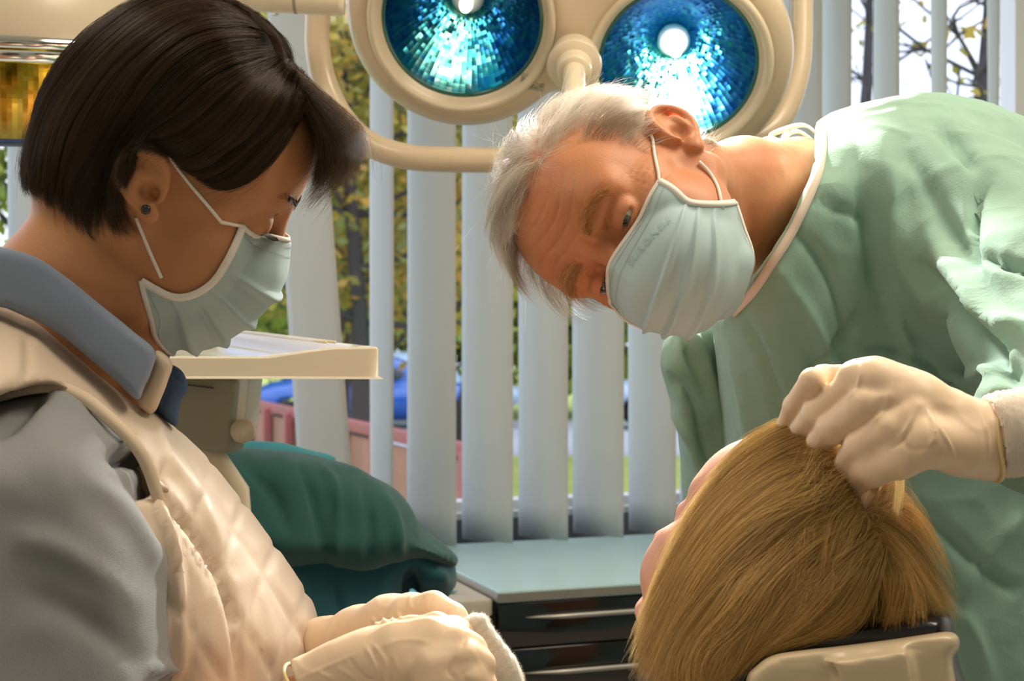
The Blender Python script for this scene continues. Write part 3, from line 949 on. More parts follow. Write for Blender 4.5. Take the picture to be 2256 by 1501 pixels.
# ------------------------------------------------------------------ second lamp, top left, with a yellow reflector
l2 = thing('operating_lamp', 'cream lamp dome with chrome rim and yellow reflector behind the assistant\'s head', 'lamp', tuple(W(0, 60, 1.75)))
ax = np.array([-.02, .15, -1.0]); ax /= np.linalg.norm(ax)
uu = np.cross(ax, [0, 1, 0]); uu /= np.linalg.norm(uu); vv = np.cross(ax, uu)
M2 = np.eye(4); M2[:3, 0] = uu; M2[:3, 1] = vv; M2[:3, 2] = ax; M2[:3, 3] = W(-5, 100, 1.75)
MB().lathe([(.0005, -.13), (.06, -.128), (.12, -.11), (.16, -.07), (.170, -.02), (.168, -.004)], M2, 80).build('housing', M_cream2, l2)
MB().lathe([(.168, -.004), (.172, .0), (.172, .008), (.166, .012), (.164, .004)], M2, 80).build('rim', M_chrome, l2)
MB().lathe([(.150, .010), (.152, .020), (.147, .026), (.140, .024)], M2, 80).build('inner_rim', M_chrome, l2)
nr, na = 18, 150; V = []; Fc = []; at = []
for a_ in range(nr):
    for b_ in range(na):
        t = [2*PI*b_/na, 2*PI*(b_+1)/na]
        def pp(i, th): f = i/nr; r = .146-.016*f*f; return M2[:3, :3]@np.array([r*math.cos(th), r*math.sin(th), 0.02+.092*f])+M2[:3, 3]
        k0 = len(V); V += [pp(a_, t[0]), pp(a_, t[1]), pp(a_+1, t[1]), pp(a_+1, t[0])]; Fc.append((k0, k0+1, k0+2, k0+3)); at.append(np.clip(.15+.6*a_/nr+rng.normal()*.08, 0, 1))
bo = mesh_np('reflector', np.array(V), np.array(Fc), M_reflY, l2, smooth=False)
A = bo.data.attributes.new('facet', 'FLOAT', 'FACE'); A.data.foreach_set('value', np.array(at, np.float32))
MB().lathe([(.130, .112), (.134, .116), (.130, .121), (.126, .117)], M2, 64, True).build('lower_rim', mat('dark blue rim', (.03, .06, .16), .2, coat=.5), l2)

# ------------------------------------------------------------------ drawer cabinet and worktop in front of the window
M_ptop = mat('pale blue laminate', (.40, .60, .62), .30, var=(.43, .63, .65), var_scale=6)
M_black = mat('glossy black drawer', (.012, .010, .009), .06, coat=.5)
M_alu = mat('brushed metal strip', (.45, .44, .40), .35, metal=.8)
M_bodyc = mat('dark cabinet body', (.05, .05, .055), .5)
cb = thing('drawer_cabinet', 'glossy black drawer cabinet with pale blue top under the blinds', 'cabinet', tuple(RW(.05, .3, 0)))
rbox(MB(), -.230, .323, .035, .556, .03, .878, .003).build('carcass', M_bodyc, cb)
rbox(MB(), -.234, .327, .020, .578, .880, .900, .003).build('cabinet_top', M_ptop, cb)
rbox(rbox(MB(), -.2355, .3285, .577, .5795, .882, .896), -.2365, -.2335, .02, .579, .882, .896).build('edge_strip', M_alu, cb, smooth=False)
bnd = [.879]+[.801-.094*i for i in range(9)]
for i in range(8):
    z1, z0 = bnd[i]-.001, bnd[i+1]+.002
    if z0 < .03: break
    dr = rbox(MB(), -.232, .325, .556, .574, z0, z1, .002).build('drawer', M_black, cb)
    tt = np.linspace(0, 1, 30)
    g = MB().tube([RW(-.185+.50*t, .575+.011*min(1, 8*t, 8*(1-t)), z0+.050) for t in tt], [.0006+.0040*min(1, 7*t, 7*(1-t))**.7 for t in tt], 10)
    g.build('handle', M_alu, dr)
wt = thing('worktop', 'cream worktop left of the black drawer cabinet, partly under the green drape', 'worktop', tuple(RW(-.9, .3, 0)))
M_wt = mat('cream worktop', (.55, .50, .42), .4)
rbox(MB(), -2.6, -.240, .02, .565, .857, .886, .004).build('slab', M_wt, wt)
rbox(MB(), -2.6, -.262, .02, .48, .02, .856).build('base', M_bodyc, wt, smooth=False)
tw = MB()
a, b = RW(-.37, .46, .887), None
G = [[RW(-.40+.10*i/6+.02*j/6, .40+.10*j/6, .8885+.002*math.sin(i*1.3+j)) for j in range(7)] for i in range(7)]
o = tw.grid(G).build('paper_towel', mat('turquoise paper', (.10, .42, .50), .8)); o.modifiers.new('t', 'SOLIDIFY').thickness = .001
tag(o, 'small turquoise paper cloth lying on the cream worktop', 'paper towel')

# ------------------------------------------------------------------ instrument tray on its control unit
M_tray = mat('cream tray enamel', (.70, .64, .50), .22, coat=.4)
C0 = W(836, 806, 1.50); A0 = W(330, 812, 1.52); ud = A0-C0; ud[2] = 0; Lt = .46; ud /= np.linalg.norm(ud)
B0 = W(500, 757, 1.93); vd = B0-C0; vd -= ud*(vd@ud); Wt = np.linalg.norm(vd); vd /= Wt; sh = (B0-C0)@ud
nd = np.cross(vd, ud); nd = nd if nd[2] > 0 else -nd
def TP(u, v, n): return C0+ud*(u*Lt+v*sh*1.0)+vd*v*Wt+nd*n
tray = thing('instrument_tray', 'cream instrument tray with raised rims behind the assistant\'s face mask', 'tray', tuple(C0))
mb = MB(); nu, nv = 40, 30; G = []
for i in range(nu):
    row = []
    for j in range(nv):
        u, v = i/(nu-1), j/(nv-1)
        e = min(u*Lt, v*Wt, (1-u)*Lt, (1-v)*Wt)
        dip = .010*min(1, max(0, (u*Lt-.05)/.07))*(1 if v < .5 else 1)*max(0, 1-v*6)
        hgt = 0 if e > .026 else .020*(1-max(0, (e-.012)/.014)) if e > .012 else .020
        row.append(TP(u, v, hgt-(dip if hgt > 0 else 0)))
    G.append(row)
mb.grid(G)
n0 = len(mb.v)
rim = [(i, 0) for i in range(nu)]+[(nu-1, j) for j in range(1, nv)]+[(i, nv-1) for i in range(nu-2, -1, -1)]+[(0, j) for j in range(nv-2, 0, -1)]
lowr = [TP(i/(nu-1), j/(nv-1), -.014) for i, j in rim]
ids = [i*nv+j for i, j in rim]
b0 = len(mb.v); mb.v += [tuple(p) for p in lowr]; m_ = len(rim)
for k in range(m_): mb.f.append((ids[k], b0+k, b0+(k+1) % m_, ids[(k+1) % m_]))
mb.f.append(tuple(b0+k for k in range(m_)))
o = mb.build('tray_body', M_tray, tray)
bv = o.modifiers.new('bevel', 'BEVEL'); bv.width = .003; bv.segments = 2; bv.limit_method = 'ANGLE'; bv.angle_limit = .7
for k in range(2):
    p = [TP(.06+.022*k, v, .0225) for v in np.linspace(.10, .93, 12)]
    MB().tube(p, .0016, 8).build('rim_groove', M_cream2, tray)
gm = mat('clear tray liner', (.75, .82, .85), .03, coat=1.0)
MB().add([TP(.10, .12, .002), TP(.93, .12, .002), TP(.93, .88, .002), TP(.10, .88, .002)], [(0, 1, 2, 3)]).build('tray_liner', gm, tray, smooth=False)
# control unit under the tray
M_unit = mat('grey green plastic', (.33, .32, .23), .5)
cu = thing('control_unit', 'grey control unit with rounded corner under the cream tray', 'control unit', tuple(W(440, 975, 1.68)))
Ru = Matrix.Rotation(math.radians(-12), 3, 'Z')@Matrix.Rotation(math.radians(6), 3, 'Y')
MB().box(W(400, 900, 1.70), (.150, .05, .088), Ru, .006).build('back_panel', M_unit, cu)
MB().box(W(515, 895, 1.70), (.030, .06, .092), Ru, .008).build('side_rail', M_cream2, cu)
MB().box(W(548, 880, 1.72), (.014, .05, .075), Ru, .006).build('cover_strip', mat('light cover', (.62, .6, .5), .4), cu)
MB().box(W(435, 851, 1.665), (.040, .003, .0016), Ru).build('slot', M_bodyc, cu, smooth=False)
MB().tube([W(494, 916, 1.664), W(494, 916, 1.668)], .0015, 12).build('screw', M_bodyc, cu)
MB().tube([W(534, 950, 1.655), W(538, 950, 1.72)], .014, 24).build('hinge', M_cream2, cu)
MB().tube([W(420, 980, 1.70), W(470, 1010, 1.70), W(520, 1080, 1.72), W(545, 1400, 1.75)], .016, 16).build('support_arm', M_cream2, cu)

# ------------------------------------------------------------------ green surgical drape over the bracket table
M_drape = mat('dark green surgical cloth', (.008, .080, .078), .85, sheen=.2, bump=.3, bump_scale=900, bump_dist=.0006)
M_drape2 = mat('teal surgical cloth', (.006, .085, .11), .8, sheen=.15, bump=.3, bump_scale=900, bump_dist=.0006)
dp = thing('draped_table', 'bracket table under dark green surgical drapes beside the cream worktop', 'draped table', tuple(W(760, 1480, 1.9)))
lo, hi = bounds([(330, 960, 1.72), (1060, 1440, 2.12), (330, 1440, 1.72), (1060, 960, 2.1)], .03)
s = SDF(lo, hi, .0055)
top = [(420, 1000), (470, 985), (560, 990), (640, 995), (720, 1012), (800, 1036), (860, 1074), (905, 1120), (950, 1172), (1003, 1232), (1000, 1242), (960, 1246), (880, 1252), (790, 1262), (700, 1262), (640, 1258), (500, 1230), (400, 1150)]
sdf_outline(s, top, lin(700, 1000, 1.90, .03, .01), lin(700, 1000, .07, 0, .028), .12, 70, .01)
V, Q = s.mesh(2)
P = PXY(V); N = normals(V, Q)
d = .0045*np.sin((P[:, 0]+.25*(P[:, 1]-1000))/33+1.2*fbm(V*9, 2))*np.clip((P[:, 1]-1010)/120, 0, 1)+.003*fbm(V*22, 2)
V = V+N*d[:, None]
V = folds(V, Q, [([(655, 1010), (690, 1100), (720, 1250)], -1, 1), ([(700, 1015), (740, 1090), (742, 1250)], 1, 1), ([(840, 1080), (870, 1150), (885, 1240)], 1.2, 1), ([(800, 1050), (815, 1150), (812, 1250)], -1, 1), ([(520, 1000), (600, 1090), (640, 1180)], -.8, 1.4)], .007, 12)
mesh_np('upper_drape', V, Q, M_drape, dp)
s = SDF(lo, hi, .006)
sdf_outline(s, [(420, 1000), (600, 1010), (780, 1050), (900, 1130), (985, 1225), (1003, 1245), (1004, 1288), (992, 1300), (984, 1318), (930, 1312), (900, 1300), (890, 1440), (700, 1460), (500, 1460), (400, 1200)], lin(700, 1000, 1.93, .03, .01), lin(700, 1000, .05, 0, .022), .10, 60, .01)
V, Q = s.mesh(2); N = normals(V, Q)
V = V+N*(.004*fbm(V*16, 2))[:, None]
V = folds(V, Q, [([(905, 1260), (908, 1320)], -2, 1.2), ([(735, 1262), (750, 1330), (770, 1400)], -1, .8), ([(960, 1250), (985, 1290)], 1, 1)], .008, 11)
mesh_np('lower_drape', V, Q, M_drape2, dp)
s = SDF(*bounds([(380, 940, 1.8), (760, 1060, 2.1), (380, 1060, 1.8), (760, 940, 2.1)], .03), .005)
sdf_outline(s, [(455, 992), (520, 978), (600, 980), (680, 1000), (740, 1016), (600, 1030), (480, 1040)], 1.99, .06, .06, 30, .01)
V, Q = s.mesh(1); N = normals(V, Q); V = V+N*(.006*ridged(V*14, 2))[:, None]
mesh_np('folded_sheet', V, Q, mat('light teal sheet', (.03, .26, .30), .7), dp)
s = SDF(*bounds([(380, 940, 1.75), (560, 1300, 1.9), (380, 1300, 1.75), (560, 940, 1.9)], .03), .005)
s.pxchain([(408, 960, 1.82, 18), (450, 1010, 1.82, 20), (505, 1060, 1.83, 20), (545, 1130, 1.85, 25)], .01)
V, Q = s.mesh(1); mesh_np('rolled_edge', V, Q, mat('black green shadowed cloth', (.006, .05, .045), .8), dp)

# unseen cupboard and door, added behind the view to shape the drawers' reflections
kind(rbox(MB(), .75, 1.45, WB-.04, WB, 0, 2.05).build('reflection_door_1', mat('pale blue reflection door', (.55, .66, .72), .5), smooth=False), 'structure')
wd = rbox(MB(), 1.55, 3.1, WB-.55, WB, 0, 2.2, .004).build('reflection_cupboard', mat('dark brown veneer', (.055, .03, .015), .45, var=(.09, .05, .025), var_scale=3, stretch=(1, 1, .1)))
tag(wd, 'unseen dark brown cupboard opposite the window, added for the drawer reflections', 'cupboard')

# ------------------------------------------------------------------ people: heads
def skinmat(name, c, c2, rough=.48, spec=.35, wr=None):
    m = mat(name, c, rough, spec=spec, sss=.22, sss_r=(1, .35, .18), sss_s=.008, var=c2, var_scale=22, var_amt=1.0, bump=.35, bump_scale=520, bump_dist=.0006)
    return m
class Pose:
    """a head's own axes: x forward, y to its left, z up, origin between the ears"""
    def __init__(s, R, T, k=1.0): s.R = np.array(R, float); s.T = np.array(T, float)+np.array([0, 0, CAMZ]); s.k = k
    def w(s, P): return (np.asarray(P, float)*s.k)@s.R.T+s.T
    def l(s, P): return ((np.asarray(P, float)-s.T)@s.R)/s.k
    def px(s, px, py, y=0.0):
        """own-axes point where the view direction meets the plane at sideways offset y"""
        o = s.l([0, 0, CAMZ]); d = s.l(W(px, py, 1.0))-o
        return o+d*(y-o[1])/d[1]
def orth(R):
    u, _, v = np.linalg.svd(np.array(R, float)); return u@v

def ear(s, c, sd, sc=1.0, tilt=0.12):
    """outer ear at c on side sd (+1 left, -1 right): helix, antihelix, bowl, tragus and lobe"""
    c = np.array(c, float)
    ca, sa = math.cos(tilt), math.sin(tilt)
    def p(x, z, out):        # x toward the back, z up, out from the head
        x2 = -x; X = x2*ca+z*-sa*1.0; Z = z*ca+x2*sa
        return c+sc*np.array([X, sd*out, Z])
    # back plate
    s.ell(p(.012, .004, .004), np.array([.018, .0055, .029])*sc, k=.006)
    s.ell(p(.013, .012, .008), np.array([.018, .0055, .022])*sc, k=.005)
    s.ell(p(.012, .022, .008), np.array([.014, .005, .013])*sc, k=.004)
    s.ell(p(.013, .016, .0065), np.array([.020, .0055, .018])*sc, k=.004)
    hel = [(-.003, .004, .006), (-.006, .016, .010), (-.001, .027, .013), (.010, .033, .015), (.022, .030, .017), (.030, .019, .018), (.031, .006, .017), (.026, -.008, .014), (.017, -.019, .010), (.010, -.024, .008)]
    hp = spline(np.array(hel), 26)
    H = [(*p(*q), .0036*sc) for q in hp]
    s.chain(H, .0028)
    anti = spline(np.array([(.010, .020, .012), (.019, .014, .0135), (.021, .003, .013), (.016, -.009, .011), (.009, -.013, .009)]), 14)
    s.chain([(*p(*q), .0032*sc) for q in anti], .004)
    s.ell(p(.010, -.024, .007), np.array([.009, .0052, .010])*sc, k=.005)
    s.cone(p(-.004, .002, .006), p(-.001, -.008, .008), .0042*sc, .0038*sc, .004)
    s.ell(p(.009, -.002, .015), np.array([.0085, .010, .010])*sc, k=.004, op='sub')
    s.ell(p(.004, -.004, .008), np.array([.004, .012, .005])*sc, k=.003, op='sub')
    s.ell(p(.014, .022, .0185), np.array([.009, .0045, .0042])*sc, k=.004, op='sub')

def head_sdf(h=.0019, male=True, open_=.45, extra=None, jawd=0.0, look=-.3, ears=((-.004, .071, .004), (-.004, -.071, .004)), esc=1.0, etilt=.3, ez=0.0):
    s = SDF((-.15, -.10, -.17), (.14, .10, .16), h)
    s.ell((-.012, 0, .045), (.093, .0765, .083), k=0)
    s.ell((.034, 0, .048), (.062, .064, .062), k=.02)
    s.ell((.040, 0, -.020), (.050, .058, .080), k=.02)
    for sd in (1, -1):
        s.cone((-.006, sd*.055, -.040), (.060, sd*.016, -.100), .017, .019, .02)
        s.cone((-.004, sd*.058, -.01), (-.006, sd*.055, -.045), .016, .015, .02)
        s.ell((.052, sd*.043, -.014), (.026, .020, .017), k=.014)
        s.ell((.025, sd*.053, .008), (.034, .016, .013), k=.014)
        s.ell((.050, sd*.036, -.055), (.030, .022, .030), k=.02)
    s.ell((.068, 0, -.100), (.022, .022, .016), k=.014)
    s.ell((.076, 0, -.062), (.020, .028, .024), k=.016)
    br = .0125 if male else .0095
    for sd in (1, -1):
        s.cone((.082, sd*.010, .034), (.066, sd*.046, .037), br, br*.8, .014)
    # sockets
    for sd in (1, -1):
        s.ell((.090, sd*.033, .013+ez), (.016, .0185, .0135), k=.013, op='sub')
        s.ell((.094, sd*.014, .012+ez), (.010, .008, .014), k=.008, op='sub')
    # nose
    s.cone((.086, 0, .024), (.112, 0, -.022), .0085, .0105, .010)
    s.ell((.113, 0, -.028), (.0115, .0115, .0095), k=.006)
    for sd in (1, -1):
        s.ell((.102, sd*.0125, -.031), (.0105, .0075, .0078), k=.005)
        s.ell((.106, sd*.0062, -.0385), (.005, .0035, .004), k=.003, op='sub')
    s.ell((.093, 0, -.026), (.016, .011, .012), k=.008)
    s.ell((.082, 0, -.045), (.016, .024, .020), k=.012)
    for sd in (1, -1): s.ell((.040, sd*.047, -.035), (.034, .018, .034), k=.02)
    # lips
    s.ell((.0935, 0, -.058), (.0085, .022, .0052), k=.005); s.ell((.0925, 0, -.0675), (.0085, .019, .0058), k=.005)
    s.ell((.102, 0, -.0628), (.010, .021, .0011), k=.002, op='sub')
    # lids around the eyeballs
    for sd in (1, -1):
        e = np.array([.0725, sd*.0325, .014+ez])
        s.ell(e, (.0142, .0150, .0138) if male else (.0134, .0150, .0134), k=.004 if male else .008)
        dirz = look*.012
        s.ell(e+np.array([.014, sd*.001, dirz-.001]), (.011, .0125, .0010+.0046*open_), k=.0012, op='sub')
        # crease over the lid
        c0 = [e+np.array([.0085, -.012*sd, .0085]), e+np.array([.0125, 0, .0108]), e+np.array([.0075, .014*sd, .0072])]
        s.chain([(*q, .0013) for q in spline(np.array(c0), 8)], .002, 'sub')
        if male:
            c1 = [e+np.array([.010, -.012*sd, -.011]), e+np.array([.013, 0, -.0145]), e+np.array([.006, .014*sd, -.011])]
            s.chain([(*q, .0012) for q in spline(np.array(c1), 8)], .003, 'sub')
    ear(s, ears[0], 1, esc, etilt); ear(s, ears[1], -1, esc, etilt)
    # nape and neck root
    s.ell((-.052, 0, -.025), (.045, .055, .055), k=.03)
    if extra: extra(s)
    return s
M_eyew = mat('eye white', (.55, .50, .46), .15, coat=1.0)
M_iris = mat('grey green iris', (.10, .13, .10), .15, coat=1.0)
M_irisb = mat('brown iris', (.05, .025, .012), .15, coat=1.0)
M_pupil = mat('pupil', (.004, .004, .004), .1, coat=1.0)
def eyes(pose, body, gaze, iris, ez=0.0):
    for sd in (1, -1):
        e = np.array([.0722, sd*.0325, .014+ez]); g = np.array(gaze, float); g[1] += 0; g /= np.linalg.norm(g)
        M = np.eye(4); z = pose.R@g; x = np.cross(z, [0.1, .3, 1]); x /= np.linalg.norm(x); M[:3, 2] = z; M[:3, 0] = x; M[:3, 1] = np.cross(z, x); M[:3, 3] = pose.w(e)
        r = .0122
        pr = [(r*math.sin(a), r*math.cos(a)) for a in np.linspace(PI, .50, 16)]
        eo = MB().lathe(pr, M, 32).build('eyeball', M_eyew, body)
        pr = [(r*math.sin(a), r*math.cos(a)+.0002) for a in np.linspace(.52, .18, 6)]
        MB().lathe(pr, M, 32).build('iris', iris, eo)
        pr = [(max(.00002, r*math.sin(a)), r*math.cos(a)+.0003) for a in np.linspace(.2, 0, 4)]
        MB().lathe(pr, M, 24).build('pupil', M_pupil, eo)
def person(label, loc):
    return thing('person', label, 'person', tuple(loc))

# ------------------------------------------------------------------ the dentist, bending in from the right
PM = Pose(orth([[-0.2627, 0.2429, -0.9338], [-0.8557, -0.5058, 0.1091], [-0.4458, 0.8277, 0.3407]]), (0.1199, 1.2509, 0.1042))
def face_warp(V, fz, fx):
    V = V.copy()
    m = V[:, 2] < 0; V[m, 2] = np.where(V[m, 2] > -.13, V[m, 2]*fz, V[m, 2]+.13*(1-fz))
    m = V[:, 0] > .085; V[m, 0] = .085+(V[m, 0]-.085)*fx
    return V
def mask_sheet(pose, side_r, mid, side_l, name, parent, mt, edge_mt, stitch_mt, pleats, nu=61, nv=64, amp=.0038, puff=0.0, skin=None, rnd=(.15, .75, 1, 1, .9, .55)):
    """a pleated face mask: rows top to bottom, each from the right ear side over the midline to the left ear side (head axes)"""
    A = spline(side_r, nv); B = spline(mid, nv); Cc = spline(side_l, nv); G = np.zeros((nv, nu, 3))
    th = np.linspace(-1, 1, nu)
    for i in range(nv):
        for j, t in enumerate(th):
            S = A[i] if t < 0 else Cc[i]; a = 1-abs(t)
            sy = math.cos(a*PI/2); sx = math.sin(a*PI/2)
            sy = sy**.85
            rd = float(np.interp(i/(nv-1), np.linspace(0, 1, len(rnd)), rnd))
            sx = sx*rd+(a**.9)*(1-rd); sy = sy*rd+(1-a**1.15)*(1-rd)
            p = np.array([S[0]+(B[i][0]-S[0])*sx, S[1]*sy, S[2]+(B[i][2]-S[2])*(sx**1.3)])
            G[i, j] = p
    C0 = np.array([.03, 0, -.04])
    for i in range(nv):
        v = i/(nv-1)
        for j, t in enumerate(th):
            p = G[i, j]; n = (p-C0)*np.array([1, 1, .8]); n /= np.linalg.norm(n)
            d = 0
            for c in pleats:
                x = (v-c)/.045
                d += amp*math.exp(-max(x, 0)**2*2.2)*(1/(1+math.exp(-x*7)))*(1-abs(t)**6)*2 if x > -2 else 0
            d += .0022*float(vnoise(np.array([[p[0]*40, p[1]*34, p[2]*40+v*3]]))[0])*(1-abs(t)**4)
            d += puff*math.sin(PI*v)*(1-t*t)
            G[i, j] = p+n*d
    Gw = pose.w(G)
    if skin is not None:
        for m_ in (.0022, .0022):
            D_ = push_out(Gw, skin, m_)-Gw
            for _ in range(3): D_[1:-1, 1:-1] = (D_[1:-1, 1:-1]*2+D_[:-2, 1:-1]+D_[2:, 1:-1]+D_[1:-1, :-2]+D_[1:-1, 2:])/6
            Gw = Gw+D_
            for _ in range(4):
                Gw[1:-1, 0] = (Gw[:-2, 0]+Gw[2:, 0])/2; Gw[1:-1, -1] = (Gw[:-2, -1]+Gw[2:, -1])/2
                Gw[0, 1:-1] = (Gw[0, :-2]+Gw[0, 2:])/2; Gw[-1, 1:-1] = (Gw[-1, :-2]+Gw[-1, 2:])/2
        Gw = push_out(Gw, skin, .0012)
    o = MB().grid(Gw).build(name, mt, parent)
    o.modifiers.new('t', 'SOLIDIFY').thickness = .0008
    e = MB()
    out = lambda q: (q-pose.w(C0))/np.linalg.norm(q-pose.w(C0))
    ring = [Gw[0, j] for j in range(nu)], [Gw[i, -1] for i in range(nv)], [Gw[-1, j] for j in range(nu)], [Gw[i, 0] for i in range(nv)]
    for r, wd in zip(ring, (.0035, .0055, .0035, .0055)):
        r = np.array(r); up = np.array([out(q) for q in r])
        e.grid(ribbon(r+up*.0004, wd, up, .0016), closed_v=True)
    e.build('edge_binding', edge_mt, o)
    for row in (.035, .085, .965):
        st = MB()
        i = row*(nv-1); i0 = int(i); f = i-i0
        L = Gw[i0]*(1-f)+Gw[min(i0+1, nv-1)]*f
        L = spline(L, 150)
        for q in range(4, 146, 1):
            n = out(L[q]); T = L[min(q+1, 149)]-L[q]; Ln_ = np.linalg.norm(T); T /= Ln_+1e-9
            B_ = np.cross(n, T)
            c = L[q]+n*.0007
            a = T*Ln_*.28; b = B_*.0005
            st.add([c-a-b, c+a-b, c+a+b, c-a+b], [(0, 1, 2, 3)])
        st.build('stitching', stitch_mt, o, smooth=False)
    return o, Gw
def nosewire(Gw, o, mt): pass
M_mask = translucent(mat('pale blue mask fleece', (.62, .79, .83), .8, bump=.3, bump_scale=1200, bump_dist=.0003), (.6, .8, .85), .25)
M_medge = mat('white mask binding', (.82, .80, .76), .7, bump=.3, bump_scale=900, bump_dist=.0004)
M_stitch = mat('pressed stitch marks', (.36, .42, .44), .8)
M_elastic = mat('white elastic', (.85, .82, .76), .7)
dent = person('grey-haired person in green surgical gown and mask bending over the reclined patient', W(1900, 2600, 1.5)*np.array([1, 1, 0]))
M_skinM = skinmat('ruddy skin', (.58, .20, .09), (.64, .31, .16))
earM = ((-.006, .073, .004), (-.006, -.073, .004))
def neckM(s):
    for a, b in (((1560, 430, 1.285, 105), (1660, 455, 1.345, 132)), ((1660, 455, 1.345, 132), (1790, 495, 1.44, 176))):
        A = PM.l(W(*a[:3])); B = PM.l(W(*b[:3])); s.cone(A, B, a[3]*a[2]/F, b[3]*b[2]/F, .022)
    # tendon from behind the ear to the collar
    A = PM.l(W(1530, 350, 1.27)); B = PM.l(W(1690, 600, 1.28)); s.cone(A, B, .012, .014, .02)
def build_head(pose, lo, hi, h, **kw):
    """the same head in a larger box"""
    global SDF
    base = SDF
    class Big(base):
        def __init__(s, *_): base.__init__(s, lo, hi, h)
    SDF = Big
    try: s = head_sdf(h, **kw)
    finally: SDF = base
    return s
s = build_head(PM, (-.26, -.13, -.30), (.14, .12, .16), .0019, male=True, open_=.38, extra=neckM, look=-.35, ears=earM, esc=.97, etilt=.42, ez=.004)
V, Q = s.mesh(1)
V = face_warp(V, .80, .8)
# forehead lines, frown and crow's feet
N = normals(V, Q)
x, y, z = V.T
fm = np.exp(-((z-.062)/.022)**2)*(x > .06)*np.clip(1-np.abs(y)/.062, 0, 1)
V = V-N*(.0017*np.exp(-((np.sin((z+.006*np.sin(y*55)+.010*np.cos(y*30))*2*PI/.0115)-1)/.35)**2)*fm)[:, None]
cf = np.exp(-((x-.052)/.012)**2-((np.abs(y)-.056)/.012)**2-((z-.012)/.018)**2)
V = V-N*(.0014*(np.sin((z-.2*(x-.05))*2*PI/.006) > .4)*cf)[:, None]
fr = np.exp(-((np.abs(y)-.008)/.0016)**2-((z-.034)/.012)**2)*(x > .07)
V = V-N*(.0014*fr)[:, None]
V = V+N*(.0012*fbm(V*38, 2))[:, None]
headV_local = V.copy(); VM = PM.w(V); QM = Q
# torso and arms under the gown
lo, hi = np.array([.05, .9, .35]), np.array([.95, 1.85, 1.62])
s = SDF(lo, hi, .009)
s.pxchain([(1700, 480, 1.37, 110), (1830, 520, 1.45, 130), (1980, 600, 1.54, 160), (2080, 900, 1.66, 200), (2120, 1400, 1.72, 220), (2120, 1800, 1.72, 220)], .06)
s.pxchain([(1990, 450, 1.50, 90), (2130, 520, 1.40, 80), (2330, 760, 1.15, 80), (2370, 860, 1.05, 75), (2240, 955, .985, 48), (2160, 965, .975, 44), (2050, 935, .97, 40)], .04)
s.pxchain([(1900, 700, 1.60, 100), (1640, 780, 1.60, 50), (1610, 1000, 1.59, 40), (1620, 1300, 1.57, 35)], .04)
Vb, Qb = s.mesh(1)
bodyM = mesh_np('body', np.vstack([VM, Vb]), np.vstack([QM, Qb+len(VM)]), M_skinM, dent)
eyes(PM, bodyM, (1, -.12, -.34), M_iris, .004)
print('man head', len(VM))

# gown
M_gown = mat('green surgical gown cloth', (.265, .46, .375), .85, sheen=.15, var=(.295, .49, .405), var_scale=30, bump=.45, bump_scale=420, bump_dist=.0007)
crumple(M_gown, 7, .014, .6)
translucent(M_gown, (.3, .52, .42), .08)
lo, hi = np.array([.12, .88, .25]), np.array([.98, 1.80, 1.66])
s = SDF(lo, hi, .0058)
torso = [(1560, 560), (1640, 400), (1740, 300), (1800, 272), (1850, 250), (1940, 226), (2050, 207), (2150, 222), (2256, 262), (2400, 330), (2560, 520), (2650, 900), (2650, 2000), (1560, 2000), (1585, 1500), (1600, 1200), (1598, 1050), (1590, 900), (1575, 760), (1562, 690)]
sdf_outline(s, torso, lin(1850, 700, 1.52, .020, .012), .225, .14, 210, 0)
s.pxchain([(2060, 400, 1.44, 170), (2160, 520, 1.32, 165), (2300, 700, 1.16, 165), (2370, 820, 1.06, 150)], .05)
s.pxchain([(2370, 820, 1.08, 150), (2320, 920, 1.05, 132), (2268, 953, 1.035, 128)], .03)
s.cone(W(2225, 957, 1.01), W(2000, 957, .96), .028, .034, .004, 'sub')
sdf_prism(s, [(1802, 150), (1803, 272), (1798, 340), (1785, 395), (1755, 465), (1725, 520), (1690, 575), (1655, 625), (1630, 655), (1585, 690), (1500, 705), (1380, 700), (1380, 150)], k=.003, curve=False)
V, Q = s.mesh(1)
N = normals(V, Q); P = PXY(V)
V = V+N*(.0055*fbm(V*np.array([7, 7, 5.]), 2)+.0022*ridged(V*17+4, 2)*np.clip(fbm(V*5, 1)+.5, 0, 1))[:, None]
